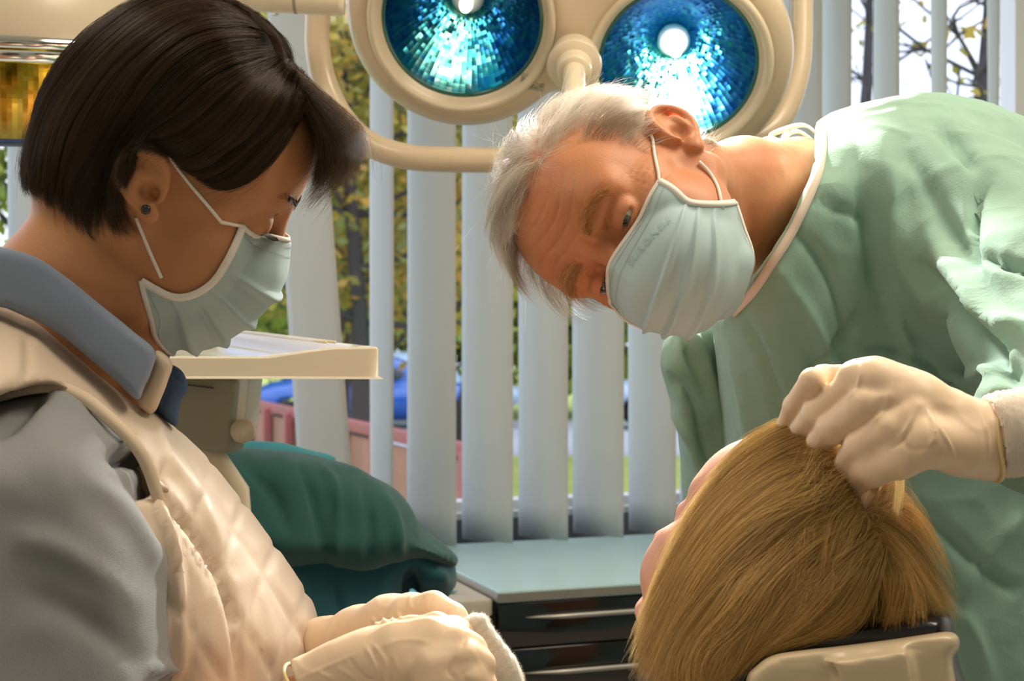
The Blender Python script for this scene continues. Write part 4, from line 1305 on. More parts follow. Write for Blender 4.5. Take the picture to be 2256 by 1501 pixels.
# crumple: fine sharp creases
cr = ridged((V+.012*np.stack([fbm(V*9, 2), fbm(V*9+5, 2), fbm(V*9+9, 2)], 1))*np.array([20, 20, 26.]), 1)
V = V+N*(.0016*np.clip(cr-.55, 0, 1)*2.2)[:, None]
FL = [([(1990, 330), (2050, 420), (2120, 560), (2200, 700), (2256, 800)], -1.0, 1.7),
      ([(2010, 560), (2080, 660), (2170, 760), (2256, 850)], -2.4, 1.6),
      ([(2040, 500), (2110, 600), (2200, 700), (2270, 760)], 1.6, 2.0),
      ([(1930, 290), (1960, 420), (2000, 560), (2060, 700)], 1.3, 2.2),
      ([(1880, 300), (1900, 430), (1930, 600), (1960, 700)], -.9, 1.6),
      ([(2180, 390), (2150, 450), (2140, 540), (2145, 580)], -1.5, .8),
      ([(2060, 270), (2120, 330), (2150, 375)], -1.4, 1.1),
      ([(2160, 560), (2220, 580), (2280, 600)], -1.3, .9),
      ([(2130, 640), (2200, 720), (2280, 720)], 1.0, 1.3),
      ([(1735, 495), (1800, 560), (1840, 640), (1870, 760)], -.8, 1.0),
      ([(1700, 580), (1770, 680), (1830, 800), (1850, 900)], .8, 1.4),
      ([(1640, 700), (1680, 790), (1720, 920), (1740, 1010)], -.8, 1.1),
      ([(1800, 440), (1870, 470), (1920, 480)], -.7, .8),
      ([(1600, 760), (1640, 860), (1660, 1000), (1665, 1100)], .9, 1.3),
      ([(1960, 640), (1985, 720), (2010, 790), (2080, 850)], .9, 1.3),
      ([(1900, 760), (2000, 780), (2100, 850), (2180, 900)], -.9, 1.0),
      ([(2050, 820), (2120, 830), (2200, 800), (2256, 760)], .8, 1.0),
      ([(1760, 840), (1850, 750), (1930, 640)], -.9, .9),
      ([(2010, 1100), (2090, 1180), (2200, 1280), (2256, 1300)], -1.0, 1.3),
      ([(2060, 1300), (2130, 1380), (2180, 1501)], 1.2, 1.6),
      ([(2020, 1180), (2100, 1300), (2120, 1420)], -1.0, 1.2),
      ([(2256, 1130), (2190, 1200), (2110, 1330)], .9, 1.1)]
V = folds(V, Q, FL, .0100, 12)
gown = mesh_np('surgical_gown', V, Q, M_gown, dent)
gsurf = Surf((V, Q))
# right sleeve, hanging on the far side
s = SDF(np.array([.14, 1.38, .5]), np.array([.36, 1.72, 1.45]), .0050)
sl = [(1484, 712), (1530, 698), (1600, 690), (1680, 760), (1700, 900), (1700, 1300), (1660, 1700), (1520, 1700), (1490, 1400), (1500, 1180), (1506, 1060), (1492, 950), (1470, 860), (1458, 805), (1467, 750)]
sdf_outline(s, sl, lin(1550, 900, 1.56, .03), .07, .08, 60, 0)
V, Q = s.mesh(1); N = normals(V, Q)
V = V+N*(.006*fbm(V*13, 2)+.002*ridged(V*22, 2))[:, None]
V = folds(V, Q, [([(1490, 730), (1530, 800), (1560, 860)], -1.5, .9), ([(1470, 830), (1520, 880), (1550, 960), (1560, 1020)], -1.8, 1), ([(1500, 720), (1545, 780), (1590, 950), (1600, 1050)], 1.2, 1.2), ([(1480, 900), (1520, 960), (1545, 1040)], 1.4, .9)], .007, 12)
mesh_np('gown_sleeve', V, Q, M_gown, dent)
# white paper facing inside the front opening
fc = spline(np.array([(1562, 690), (1570, 730), (1577, 780), (1587, 880), (1596, 1000), (1601, 1090)], float), 24)
pp = np.array([W(a, b, 1.515) for a, b in fc])
MB().grid(ribbon(pp, .0022, (0, -1, 0), .004), closed_v=True).build('panel_edge', mat('white fleece edge', (.75, .80, .78), .8), dent)
# collar binding
M_bind = mat('cream cotton binding', (.78, .70, .60), .8, bump=.3, bump_scale=900, bump_dist=.0005)
cp = gsurf.path([(1812, 274), (1812, 330), (1800, 392), (1770, 462), (1740, 520), (1705, 576), (1671, 628), (1646, 660), (1616, 690)], .002, 1.36, n=60)
for _ in range(6): cp[1:-1] = (cp[:-2]+2*cp[1:-1]+cp[2:])/4
MB().grid(ribbon(cp, .0078, (-.25, -1, .1), .0022), closed_v=True).build('collar_binding', M_bind, dent)
# tie at the nape
tie = MB()
for pts in ([(1806, 300, 1.45), (1770, 276, 1.44), (1715, 290, 1.43), (1700, 300, 1.43), (1712, 318, 1.42)], [(1800, 318, 1.45), (1760, 290, 1.44), (1730, 300, 1.42), (1738, 330, 1.41)],
            [(1740, 322, 1.42), (1700, 305, 1.41), (1665, 318, 1.41), (1655, 330, 1.41), (1668, 334, 1.41)], [(1738, 322, 1.42), (1712, 312, 1.42), (1690, 332, 1.42), (1718, 345, 1.43)]):
    p = np.array([W(*q) for q in pts]); tie.grid(ribbon(spline(p, 24), .0065, (.2, -.6, .8), .0015), closed_v=True)
tie.build('neck_tie', M_bind, dent)

# mask
headS = Surf((VM, QM))
mR = [(.0705, -.050, .005), (.070, -.055, -.016), (.064, -.057, -.032), (.056, -.056, -.048), (.044, -.054, -.060), (.026, -.052, -.072)]
mC = [(.1035, 0, .014), (.121, 0, -.014), (.124, 0, -.036), (.120, 0, -.060), (.104, 0, -.084), (.056, 0, -.097)]
mL = [(.0556, .055, -.005), (.066, .0585, -.018), (.070, .058, -.030), (.064, .057, -.043), (.048, .056, -.055), (.0288, .0565, -.0655)]
maskM, GM = mask_sheet(PM, np.array(mR), np.array(mC), np.array(mL), 'face_mask', dent, M_mask, M_medge, M_stitch, (.36, .52, .68), skin=headS)
c_up = GM[0, -1]; c_lo = GM[-1, -1]
def loop(P_): MB().tube(P_, .0014, 8).build('ear_loop', M_elastic, maskM)
loop(np.vstack([headS.path([(1436, 300), (1441, 340), (1448, 375), (1453, 405)], .0022, 1.2, n=12), [c_up]]))
loop(np.vstack([headS.path([(1540, 358), (1562, 382), (1580, 415), (1590, 462)], .0022, 1.2, n=14)]))
loop(spline([PM.w((.010, -.078, .02)), PM.w((.045, -.068, .0)), GM[0, 0]], 10))
loop(spline([PM.w((.0, -.078, -.03)), PM.w((.015, -.066, -.05)), GM[-1, 0]], 10))
# embossed word on the mask
tx = bpy.data.curves.new('lettering', 'FONT'); tx.body = 'EURONDA'; tx.size = .0092; tx.extrude = .00018; tx.space_character = 1.25; tx.align_x = 'CENTER'
to = bpy.data.objects.new('lettering', tx)
mS = Surf((GM.reshape(-1, 3), [(i*61+j, i*61+j+1, (i+1)*61+j+1, (i+1)*61+j) for i in range(63) for j in range(60)]))
a_, _ = mS.hit(1412, 560); b_, _ = mS.hit(1455, 510); m_, nrm = mS.hit(1434, 534)
if nrm @ np.array([0, -1, 0]) < 0: nrm = -nrm
xd = b_-a_; xd /= np.linalg.norm(xd); nz = nrm-xd*(nrm@xd); nz /= np.linalg.norm(nz); yd = np.cross(nz, xd)
Mx = Matrix([[xd[0], yd[0], nz[0], (m_+nz*.0012)[0]], [xd[1], yd[1], nz[1], (m_+nz*.0012)[1]], [xd[2], yd[2], nz[2], (m_+nz*.0012)[2]], [0, 0, 0, 1]])
COL.objects.link(to); bpy.context.view_layer.update()
tm = bpy.data.meshes.new_from_object(to.evaluated_get(bpy.context.evaluated_depsgraph_get())); bpy.data.objects.remove(to)
tm.transform(Mx)
for v_ in tm.vertices:
    l_, n_, _, _ = mS.t.find_nearest(v_.co)
    if n_.dot(Vector(nz)) < 0: n_ = -n_
    v_.co = l_+n_*(.0016+.0002*max(0, min(1, (v_.co-Vector(m_+nz*.0012)).dot(Vector(nz))/.0002)))
lo_ = bpy.data.objects.new('lettering', tm); link(lo_, maskM, None, 'faint pressed word'); tm.materials.clear(); tm.materials.append(mat('pressed letters', (.40, .56, .60), .8))

# hair
def hair_field(VL, QL, pose, n, keep, comb, length, seed, k=9, lift=.25, jit=.12, clump=.5):
    R = np.random.default_rng(seed)
    A, B, C_ = VL[QL[:, 0]], VL[QL[:, 1]], VL[QL[:, 2]]
    cen = (A+C_)/2; NF = normals(VL, QL)[QL[:, 0]]
    ok = keep(cen)
    idx = np.nonzero(ok)[0]
    ar = np.linalg.norm(np.cross(B[idx]-A[idx], C_[idx]-A[idx]), axis=1)
    ch = R.choice(idx, n, p=ar/ar.sum())
    r1, r2 = R.random((n, 1)), R.random((n, 1))
    p = A[ch]+(B[ch]-A[ch])*r1+(VL[QL[ch, 3]]-A[ch])*r2; nn = NF[ch]
    L = length(p)*R.uniform(.6, 1.15, n)
    out = [p]; cl = np.stack([vnoise(p*90+3), vnoise(p*90+40), vnoise(p*90+77)], 1)*clump+R.normal(size=(n, 3))*jit*.5
    q = p.copy(); d = nn*.7+comb(p)*.3
    for i in range(1, k):
        t = i/(k-1)
        c = comb(q)+cl
        n2 = (q-np.array([-.008, 0, .035]))*np.array([1, 1.35, 1.15]); n2 /= np.linalg.norm(n2, axis=1)[:, None]
        tg = c-n2*(c*n2).sum(1)[:, None]; tg /= np.linalg.norm(tg, axis=1)[:, None]+1e-9
        d = tg*(1-lift*(1-t*.6))+n2*lift*(1.5-1.3*t)
        d /= np.linalg.norm(d, axis=1)[:, None]
        q = q+d*(L/(k-1))[:, None]; out.append(q)
    return pose.w(np.stack(out, 1)), np.clip(.5+.8*vnoise(p*75+3)+R.normal(size=n)*.12, 0, 1)
def keepM(c):
    x, y, z = c.T; ay = np.abs(y)
    f = np.interp(z, [-.075, -.03, -.01, .0, .03, .06, .085, .10, .13], [-.07, -.03, -.012, .016, .026, .034, .046, .070, .075])
    f = f-np.clip(ay-.012, 0, 1)*.42*(z > .075)
    f = f+.004*vnoise(c*120)
    e = (np.hypot(x+.010, (z-.004)*.9) < .036) & (z < .036) & (ay > .055)
    return (x < f) & ~e & (z > -.085+.3*(x+.07)) & ((x < -.02) | (z > -.01)) & (z > -.030)
up_w = PM.R.T@np.array([0, 0, 1.0])
def combM(q):
    x, y, z = q.T
    c = np.zeros_like(q)
    c[:, 0] = -1.0; c[:, 2] = -.25
    side = np.clip((np.abs(y)-.03)/.04, 0, 1)
    c[:, 2] -= .5*side
    top = np.clip((z-.085)/.03, 0, 1)*np.clip((x+.0)/.05, 0, 1)
    c[:, 0] += top*(1.7); c[:, 2] += top*.7; c[:, 1] += -top*.9-.25*(1-side)
    rt = (y < -.03)*np.clip((x-.0)/.03, 0, 1)
    c[:, 0] += rt*1.3; c[:, 2] -= rt*.2
    return c
lenM = lambda p: np.where(p[:, 2] > .06, .050, .032)*np.where((p[:, 2] < -.02), .5, 1)
sM, tM = hair_field(headV_local, QM, PM, 24000, keepM, combM, lenM, 3, lift=.42, clump=1.0)
M_hairM = hairmat('grey blond hair', (.34, .27, .19), (.90, .85, .76), .3)
sM = sM+(np.random.default_rng(6).normal(size=(len(sM), 1, 3))*.010*(np.random.default_rng(7).random((len(sM), 1, 1)) < .05))*np.linspace(0, 1, sM.shape[1])[None, :, None]**1.5
hair_obj('hair', sM, .000075, M_hairM, dent, tone=tM)
# brows and lashes
def brow(sd, n, seed):
    R = np.random.default_rng(seed); rows = []
    for i in range(n):
        t = R.random(); base = np.array([.0895-.020*t**1.6, sd*(.013+.036*t), .037+.010*math.sin(t*2.4)-.004*t+R.normal()*.0028])
        d = np.array([.30, sd*(.75+.2*R.normal()), .35-.75*t+.3*R.normal()]); d /= np.linalg.norm(d)
        L = R.uniform(.007, .013); rows.append([base+np.array([.006, 0, 0])+d*L*u+np.array([.0022*math.sin(u*PI), 0, -.002*u*u]) for u in np.linspace(0, 1, 5)])
    return np.array(rows)
bw = np.vstack([brow(1, 480, 1), brow(-1, 480, 2)])
hair_obj('eyebrow', PM.w(bw), .00014, hairmat('sandy brow', (.45, .21, .07), (.74, .45, .20), .4), bodyM)

# knitted cuff and glove
M_cuff = mat('knitted white cuff', (.80, .70, .60), .85, wave=('X', 260, .5))
s = SDF(*bounds([(2120, 850, .93), (2420, 1080, 1.03)], .03), .0022)
s.pxchain([(2175, 970, .972, 78), (2215, 958, .972, 92), (2320, 940, .99, 102)], .006)
s.plane(W(2185, 960, .97), (-1, 0, -.15))
V, Q = s.mesh(1); N = normals(V, Q)
V = V+N*(.0006*np.sin((V@np.array([.35, .2, 1.0]))*2*PI/.0022))[:, None]
mesh_np('knitted_cuff', V, Q, M_cuff, dent)
M_glove = mat('latex glove', (.86, .66, .47), .42, sss=.15, sss_r=(1, .5, .3), sss_s=.006, spec=.4, bump=.12, bump_scale=300, bump_dist=.0005)
def glove(name, parts, lo, hi, parent, crease, h=.0016, wr=(.0006, 28), cutp=None, label=None, mt=None):
    s = SDF(lo, hi, h)
    for pts, k in parts: s.pxchain(pts, k)
    if cutp: s.plane(*cutp)
    V, Q = s.mesh(1); N = normals(V, Q)
    V = V+N*(wr[0]*fbm(V*wr[1], 3)+wr[0]*.8*np.clip(ridged(V*wr[1]*1.6+9, 1)-.6, 0, 1)*2)[:, None]
    V = folds(V, Q, crease, .0012, 4.0)
    return mesh_np(name, V, Q, mt or M_glove, parent, label=label), V, Q
lo, hi = bounds([(1690, 770, .93), (2240, 1110, 1.07), (1690, 1110, .93), (2240, 770, 1.07)], .02)
parts = [([(2185, 975, .975, 84), (2120, 962, .972, 82), (2060, 935, .970, 80), (2000, 905, .968, 78), (1950, 872, .968, 66)], .01),
         ([(2000, 890, .965, 66), (1920, 845, .965, 46), (1880, 838, .970, 38)], .014),
         ([(1905, 838, .985, 36), (1815, 832, .998, 28), (1790, 840, .985, 29), (1752, 895, 1.015, 26), (1728, 948, 1.045, 20)], .003),
         ([(1925, 856, .965, 42), (1868, 856, .970, 34), (1800, 912, .990, 33), (1752, 968, 1.035, 25)], .0022),
         ([(1965, 880, .955, 46), (1905, 893, .953, 39), (1835, 945, .975, 34), (1786, 1000, 1.015, 27)], .0022),
         ([(2010, 915, .950, 50), (1955, 948, .945, 41), (1895, 985, .958, 36), (1852, 1045, .990, 29)], .0022),
         ([(2110, 985, .955, 62), (2040, 975, .940, 52), (1985, 1010, .942, 40), (1925, 1035, .955, 33), (1878, 1070, .985, 27)], .008)]
crM = [([(1898, 802), (1890, 850), (1865, 880)], 1.2, 1), ([(1965, 830), (1950, 900), (1915, 940)], 1.4, 1), ([(2020, 890), (2000, 940), (1975, 975)], 1.3, 1), ([(2045, 900), (2060, 960), (2030, 1000)], 1.4, 1),
       ([(2040, 905), (2080, 960), (2105, 1010)], 1.1, .8), ([(1985, 960), (2010, 990), (2060, 985)], -1.5, 1.2), ([(2010, 930), (1990, 970), (1960, 990)], -1.1, 1), ([(2160, 905), (2175, 960), (2180, 1030)], 1, 1), ([(1800, 850), (1812, 870)], -1, 1)]
gl, _, _ = glove('glove', parts, lo, hi, dent, crM, cutp=(W(2192, 965, .97), (1, 0, .12)))
rg = []
for t in np.linspace(0, 2*PI, 40, endpoint=False):
    c = W(2192, 975, .973); rg.append(c+np.array([.0035*math.sin(t*2)+.004*math.cos(t), .0262*math.cos(t+.3), .0262*math.sin(t+.3)]))
MB().tube(np.vstack([rg, rg[:1]]), .0017, 8, cap=False).build('rolled_cuff', mat('yellowish latex roll', (.80, .62, .30), .4), gl)

# ------------------------------------------------------------------ the assistant at the left
PW = Pose(orth([[0.8591, -0.0843, 0.5048], [0.1665, 0.9788, -0.1197], [-0.484, 0.1869, 0.8549]]), (-0.2635, 1.0808, 0.1182))
asst = person('dark-haired person in pale quilted vest and blue shirt, masked, looking down at gloved hands', W(300, 2600, 1.05)*np.array([1, 1, 0]))
M_skinW = skinmat('warm skin', (.50, .22, .10), (.58, .29, .14))
ec = PW.px(356, 416, -.070)
earW = ((ec[0], .075, ec[2]), (ec[0], -.075, ec[2]))
def neckW(s):
    L = [(225, 520, 1.075, 120), (190, 620, 1.08, 150), (150, 720, 1.09, 190), (110, 860, 1.10, 230)]
    for a, b in zip(L[:-1], L[1:]):
        s.cone(PW.l(W(*a[:3])), PW.l(W(*b[:3])), a[3]*a[2]/F, b[3]*b[2]/F, .022)
    s.cone(PW.l(W(300, 520, 1.045)), PW.l(W(290, 720, 1.05)), .012, .010, .02)
s = build_head(PW, (-.26, -.13, -.26), (.14, .12, .16), .0019, male=False, open_=.25, extra=neckW, look=-.5, ears=earW, esc=.80, etilt=.50)
V, Q = s.mesh(1)
V = face_warp(V, .84, .62)
N = normals(V, Q); V = V+N*(.0006*fbm(V*30, 2))[:, None]
headW_local = V.copy(); VW = PW.w(V)
s = SDF(np.array([-.46, .80, .30]), np.array([-.02, 1.32, 1.36]), .009)
s.pxchain([(150, 760, 1.10, 140), (120, 950, 1.14, 190), (250, 1250, 1.15, 190), (300, 1600, 1.15, 190)], .05)
s.pxchain([(120, 980, 1.03, 110), (170, 1250, .98, 110), (300, 1700, .96, 90), (560, 1625, .95, 60), (680, 1545, .945, 45), (800, 1450, .935, 42)], .03)
s.pxchain([(250, 1300, 1.15, 80), (520, 1560, 1.17, 60), (690, 1440, 1.115, 42), (820, 1390, 1.06, 34)], .03)
Vb, Qb = s.mesh(1)
bodyW = mesh_np('body', np.vstack([VW, Vb]), np.vstack([Q, Qb+len(VW)]), M_skinW, asst)
QW = Q
eyes(PW, bodyW, (1, .05, -.75), M_irisb)
# ear stud
c_, n_ = Surf((VW, Q)).hit(321, 462)
MB().lathe([(.0005, .0022), (.0026, .0020), (.0034, .0008), (.0036, 0)], np.vstack([np.column_stack([[1, 0, 0], [0, 0, 1], [0, -1, 0], c_]), [0, 0, 0, 1]]), 24).build('ear_stud', mat('black stud', (.008, .008, .01), .15, coat=1), bodyW, label='round black ear stud')
# mask
mRw = [(.0551, -.047, .0056), (.062, -.052, -.012), (.064, -.055, -.033), (.057, -.0555, -.0485), (.044, -.055, -.056), (.0231, -.057, -.058)]
mCw = [(.1021, 0, .0098), (.1125, 0, -.018), (.1125, 0, -.046), (.1005, 0, -.077), (.082, 0, -.100), (.040, 0, -.116)]
mLw = [(a, -b, c) for a, b, c in mRw]
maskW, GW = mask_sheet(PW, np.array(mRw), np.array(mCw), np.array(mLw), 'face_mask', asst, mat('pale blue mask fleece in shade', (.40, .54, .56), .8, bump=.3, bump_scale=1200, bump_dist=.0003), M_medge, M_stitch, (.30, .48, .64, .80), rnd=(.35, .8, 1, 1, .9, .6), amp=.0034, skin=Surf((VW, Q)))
headS2 = Surf((VW, Q))
def loopW(P_): MB().tube(P_, .0013, 8).build('ear_loop', M_elastic, maskW)
loopW(np.vstack([headS2.path([(374, 345), (385, 362), (420, 408), (455, 450), (488, 490)], .0016, 1.02, n=20), [GW[0, 0]]]))
loopW(np.vstack([headS2.path([(300, 480), (312, 512), (335, 565), (357, 612)], .0016, 1.02, n=16)]))
loopW(spline([PW.w((.010, .078, .02)), PW.w((.03, .068, .01)), GW[0, -1]], 10))
loopW(spline([PW.w((.0, .078, -.03)), PW.w((.012, .066, -.045)), GW[-1, -1]], 10))
# brow and lashes
R_ = np.random.default_rng(4); rows = []
for sd in (-1, 1):
    for i in range(420):
        t = R_.random(); base = np.array([.0925-.019*t**1.6, sd*(.014+.034*t), .036+.006*math.sin(t*2.6)+R_.normal()*.0016]); d = np.array([-.12, sd*.9, .35-.6*t]); d /= np.linalg.norm(d)
        rows.append([base+d*.007*u+np.array([.001, 0, 0]) for u in np.linspace(0, 1, 5)])
    for i in range(150):
        t = i/149; base = np.array([.0860-.006*abs(t-.4), sd*(.0225+.021*t), .0105]); rows.append([base+np.array([.009*u, sd*.003*(t-.3)*u, -.004*u+.003*u*u]) for u in np.linspace(0, 1, 5)])
hair_obj('eyebrow', PW.w(np.array(rows)), .00015, hairmat('dark brow', (.02, .012, .008)), bodyW)

# hair: body of the bob
M_hairWb = mat('dark hair mass', (.012, .007, .004), .5, bump=.5, bump_scale=200, bump_dist=.002, stretch=(1, 1, 1))
s = SDF(*bounds([(10, -70, .92), (860, 560, 1.25), (10, 560, .92), (860, -70, 1.25)], .02), .0036)
hp = [(400, -18), (470, -12), (540, 30), (590, 80), (606, 125), (650, 165), (700, 215), (735, 260), (700, 285), (668, 262), (648, 290), (600, 335), (540, 372), (480, 392), (430, 372), (385, 345), (330, 318), (286, 345), (268, 400), (282, 460), (262, 500), (215, 512), (170, 480), (118, 430), (60, 415), (46, 370), (62, 280), (105, 180), (170, 95), (240, 35), (320, -5)]
cW = PW.w((0, 0, .03))
s_n = PW.R[:, 1]      # head's left
def depW(px, py):
    """distance of the head's middle plane in a viewing direction"""
    kx = (px-1128)/F; kz = -(py-750.5)/F
    return np.clip((cW[0]*s_n[0]+cW[1]*s_n[1]+(cW[2]-CAMZ)*s_n[2])/(kx*s_n[0]+s_n[1]+kz*s_n[2]), .98, 1.22)
sdf_outline(s, hp, depW, .088, .088, 175, 0)
V, Q = s.mesh(2); N = normals(V, Q)
V = V+N*(.003*fbm(V*np.array([14, 14, 30.]), 2))[:, None]
hairW_b = (V, Q)
hb = mesh_np('hair', V, Q, M_hairWb, asst)
hs = Surf((V, Q), (VW, QW))
g1 = [ # crown to nape: back of the head
    [(520, 12), (400, -18), (280, 22), (170, 110), (95, 220), (50, 360), (62, 425)],
    [(540, 30), (410, 5), (300, 50), (195, 140), (120, 250), (80, 380), (95, 440)],
    [(560, 50), (430, 35), (320, 90), (225, 180), (155, 290), (120, 400), (130, 470)],
    [(575, 72), (450, 70), (345, 135), (260, 230), (200, 330), (170, 430), (180, 512)],
    [(588, 95), (470, 105), (370, 175), (290, 265), (240, 360), (215, 450), (215, 522)],
    [(600, 118), (490, 140), (395, 210), (320, 290), (275, 370), (255, 450), (285, 524)]]
g2 = [ # parting to ear and temple
    [(604, 122), (500, 160), (410, 230), (345, 280), (298, 315), (270, 370), (262, 440)],
    [(612, 132), (520, 180), (440, 250), (375, 295), (325, 308), (290, 325), (272, 360)],
    [(620, 138), (545, 195), (470, 270), (405, 315), (360, 322), (320, 318), (290, 330)],
    [(632, 148), (570, 215), (500, 290), (450, 340), (415, 352), (392, 345), (378, 332)],
    [(645, 160), (600, 230), (540, 305), (490, 352), (450, 372), (420, 372), (400, 362)],
    [(660, 180), (632, 245), (590, 310), (545, 360), (510, 388), (475, 402), (440, 398)],
    [(672, 200), (650, 255), (620, 310), (580, 360), (540, 392), (500, 408), (465, 410)]]
g3 = [ # the fringe falling forward
    [(604, 130), (660, 170), (715, 215), (765, 255), (800, 290), (800, 330), (785, 360)],
    [(615, 135), (665, 185), (710, 230), (752, 275), (782, 315), (785, 360), (765, 410)],
    [(625, 142), (665, 195), (705, 245), (740, 290), (762, 335), (755, 385), (700, 450)],
    [(632, 150), (668, 205), (700, 255), (728, 300), (740, 345), (722, 390), (660, 470)],
    [(640, 158), (668, 215), (695, 262), (715, 300), (722, 340), (705, 380), (690, 405)],
    [(650, 165), (682, 225), (702, 275), (712, 315), (714, 350), (704, 385), (690, 410)],
    [(645, 160), (672, 220), (692, 265), (700, 300), (703, 335), (700, 365), (688, 400)]]
g4 = [[(560, 45), (600, 80), (618, 120), (622, 150)], [(470, -10), (540, 25), (590, 75), (612, 122)], [(500, 10), (560, 50), (600, 100), (612, 135)]]
st1, to1 = guide_strands([g1, g2, g4], hs, 15000, 1.02, 6, (.0008, .0065), 16, 3, fly=.02)
st3, to3 = guide_strands([g3], Surf((VW*0+99, QW[:1])), 2400, 1.06, 6, (0, 0), 16, 5, fly=.22, wav=6, clumps=4, clump=.9)
# the fringe stands in front of the brow: give it its own depth across the forehead
R_ = np.random.default_rng(8)
off = R_.uniform(-.030, .035, (len(st3), 1, 1)).astype(np.float32)
base = st3-np.array([0, 0, CAMZ]); dd = base[:, :, 1:2]
st3 = (base*(1+off/dd)+np.array([0, 0, CAMZ])).astype(np.float32)
M_hairW = hairmat('dark brown hair', (.030, .017, .010), (.115, .068, .040), .30)
# the far side mirrors the near one
def mirror(S, pose): L = pose.l(S.astype(float)); L[..., 1] *= -1; return pose.w(L).astype(np.float32)
hair_obj('hair_strands', np.concatenate([st1, mirror(st1[::2], PW), st3]), .000085, M_hairW, hb, tone=np.concatenate([to1, to1[::2], to3]))
# wisps at ear and nape
gw = [[(270, 400), (262, 450), (275, 500), (292, 522)], [(255, 420), (245, 470), (262, 500), (290, 518)], [(140, 440), (132, 470), (136, 500), (140, 510)], [(225, 480), (205, 510), (215, 522), (222, 528)], [(180, 460), (195, 500), (205, 520), (210, 524)]]
ws, _ = guide_strands([gw[:2], gw[2:]], hs, 60, 1.0, 3, (.0015, .004), 10, 9)
hair_obj('hair_wisp', ws, .00008, M_hairW, hb)

# clothes
M_shirt = mat('grey blue cotton', (.20, .25, .36), .8, sheen=.1, bump=.35, bump_scale=1500, bump_dist=.0004, var=(.22, .28, .39), var_scale=14)
M_shirt2 = mat('grey chambray sleeve', (.23, .25, .27), .85, sheen=.1, bump=.5, bump_scale=1100, bump_dist=.0005, var=(.27, .28, .29), var_scale=10, stretch=(1, 1, 1))
M_vest = mat('champagne quilted satin', (.66, .53, .41), .55, sheen=.15, bump=.2, bump_scale=500, bump_dist=.0005, var=(.70, .58, .46), var_scale=9)
M_trim = mat('cream twill', (.70, .57, .43), .7, bump=.3, bump_scale=1200, bump_dist=.0004)
M_navy = mat('navy cotton', (.05, .09, .19), .8, bump=.3, bump_scale=1500, bump_dist=.0004)
B = lambda: (np.array([-.52, .76, .28]), np.array([-.10, 1.30, 1.40]))
# vest
s = SDF(np.array([-.50, .78, .35]), np.array([-.10, 1.32, 1.37]), .0046)
vest = [(-150, 660), (0, 668), (45, 688), (100, 712), (185, 782), (255, 838), (305, 884), (350, 912), (392, 950), (432, 986), (482, 1040), (540, 1112), (590, 1182), (640, 1250), (682, 1320), (706, 1375), (717, 1430), (706, 1501), (690, 1600), (690, 1800), (-150, 1800), (-300, 1200)]
sdf_outline(s, vest, lin(350, 1100, 1.11, .018, .0), .155, .13, 260, 0)
sdf_prism(s, [(-200, 950), (-60, 880), (0, 868), (60, 853), (120, 852), (180, 880), (235, 925), (285, 972), (318, 1020), (330, 1060), (330, 1100), (100, 1120), (-200, 1200)], k=.004, ymax=1.02)
V, Q = s.mesh(2); N = normals(V, Q); P = PXY(V)
u = (P[:, 0]*.92+P[:, 1]*.30)/92+.12*fbm(V*9, 2); v = (P[:, 0]*.80-P[:, 1]*.52)/96+.12*fbm(V*9+7, 2)
gq = lambda t: np.exp(-((np.abs(t-np.round(t)))/.085)**2)
qm = np.clip((P[:, 1]-940-(P[:, 0]-420)*.3)/120, 0, 1)
d = -.0024*np.maximum(gq(u), gq(v))*qm+.0020*fbm(V*26, 2)+.0008*ridged(V*45, 1)*(qm*.6+.2)
V = V+N*d[:, None]
V = folds(V, Q, [([(318, 1010), (360, 1090), (430, 1180), (490, 1280), (520, 1400), (525, 1520)], -1.6, .8), ([(330, 1020), (345, 1110), (378, 1200), (395, 1320), (402, 1480)], 1.2, 1.0), ([(60, 735), (62, 790), (58, 840)], -.9, .7), ([(340, 925), (370, 1010), (440, 1100), (505, 1230)], .9, 1.4)], .006, 11)
mesh_np('quilted_vest', V, Q, M_vest, asst)
vs = Surf((V, Q))
# armhole piping
ap = spline([W(-60, 886, .985), W(0, 872, .975), W(60, 857, .970), W(125, 854, .968), (*W(185, 878, .965),), W(240, 922, .962), W(290, 972, .962), W(322, 1022, .965), W(350, 1100, .97), W(378, 1180, .975)], 60)
MB().grid(ribbon(ap, .0085, (.2, -1, .3), .004), closed_v=True).build('armhole_binding', M_trim, asst)
# sleeve
s = SDF(np.array([-.50, .78, .35]), np.array([-.18, 1.16, 1.34]), .0046)
sleeve = [(-300, 940), (-100, 905), (-20, 900), (30, 885), (90, 868), (150, 872), (215, 905), (270, 955), (308, 1010), (322, 1060), (352, 1120), (380, 1190), (392, 1260), (398, 1340), (402, 1501), (400, 1800), (-300, 1900)]
sdf_outline(s, sleeve, lin(150, 1200, 1.0, .01, -.004), .115, .09, 190, 0)
V, Q = s.mesh(2); N = normals(V, Q)
V = V+N*(.0035*fbm(V*np.array([9, 9, 14.]), 2)+.0012*ridged(V*24, 1))[:, None]
V = folds(V, Q, [([(330, 1020), (290, 1008), (245, 1010)], -2.2, 1.3), ([(250, 975), (285, 985), (318, 1000)], 1.2, 1.0), ([(0, 960), (60, 900), (110, 875)], -1.8, .9), ([(60, 905), (120, 880), (200, 920)], .9, 1.2), ([(200, 1060), (260, 1110), (330, 1200), (380, 1290)], .8, 1.8), ([(310, 1060), (330, 1130), (360, 1200)], -1.1, 1.2), ([(20, 1180), (150, 1220), (300, 1330)], .6, 2.0), ([(60, 1300), (180, 1360), (330, 1480)], -.6, 2.0), ([(320, 1480), (370, 1475), (400, 1490)], 1, .8)], .0075, 14)
mesh_np('shirt_sleeve', V, Q, M_shirt2, asst)
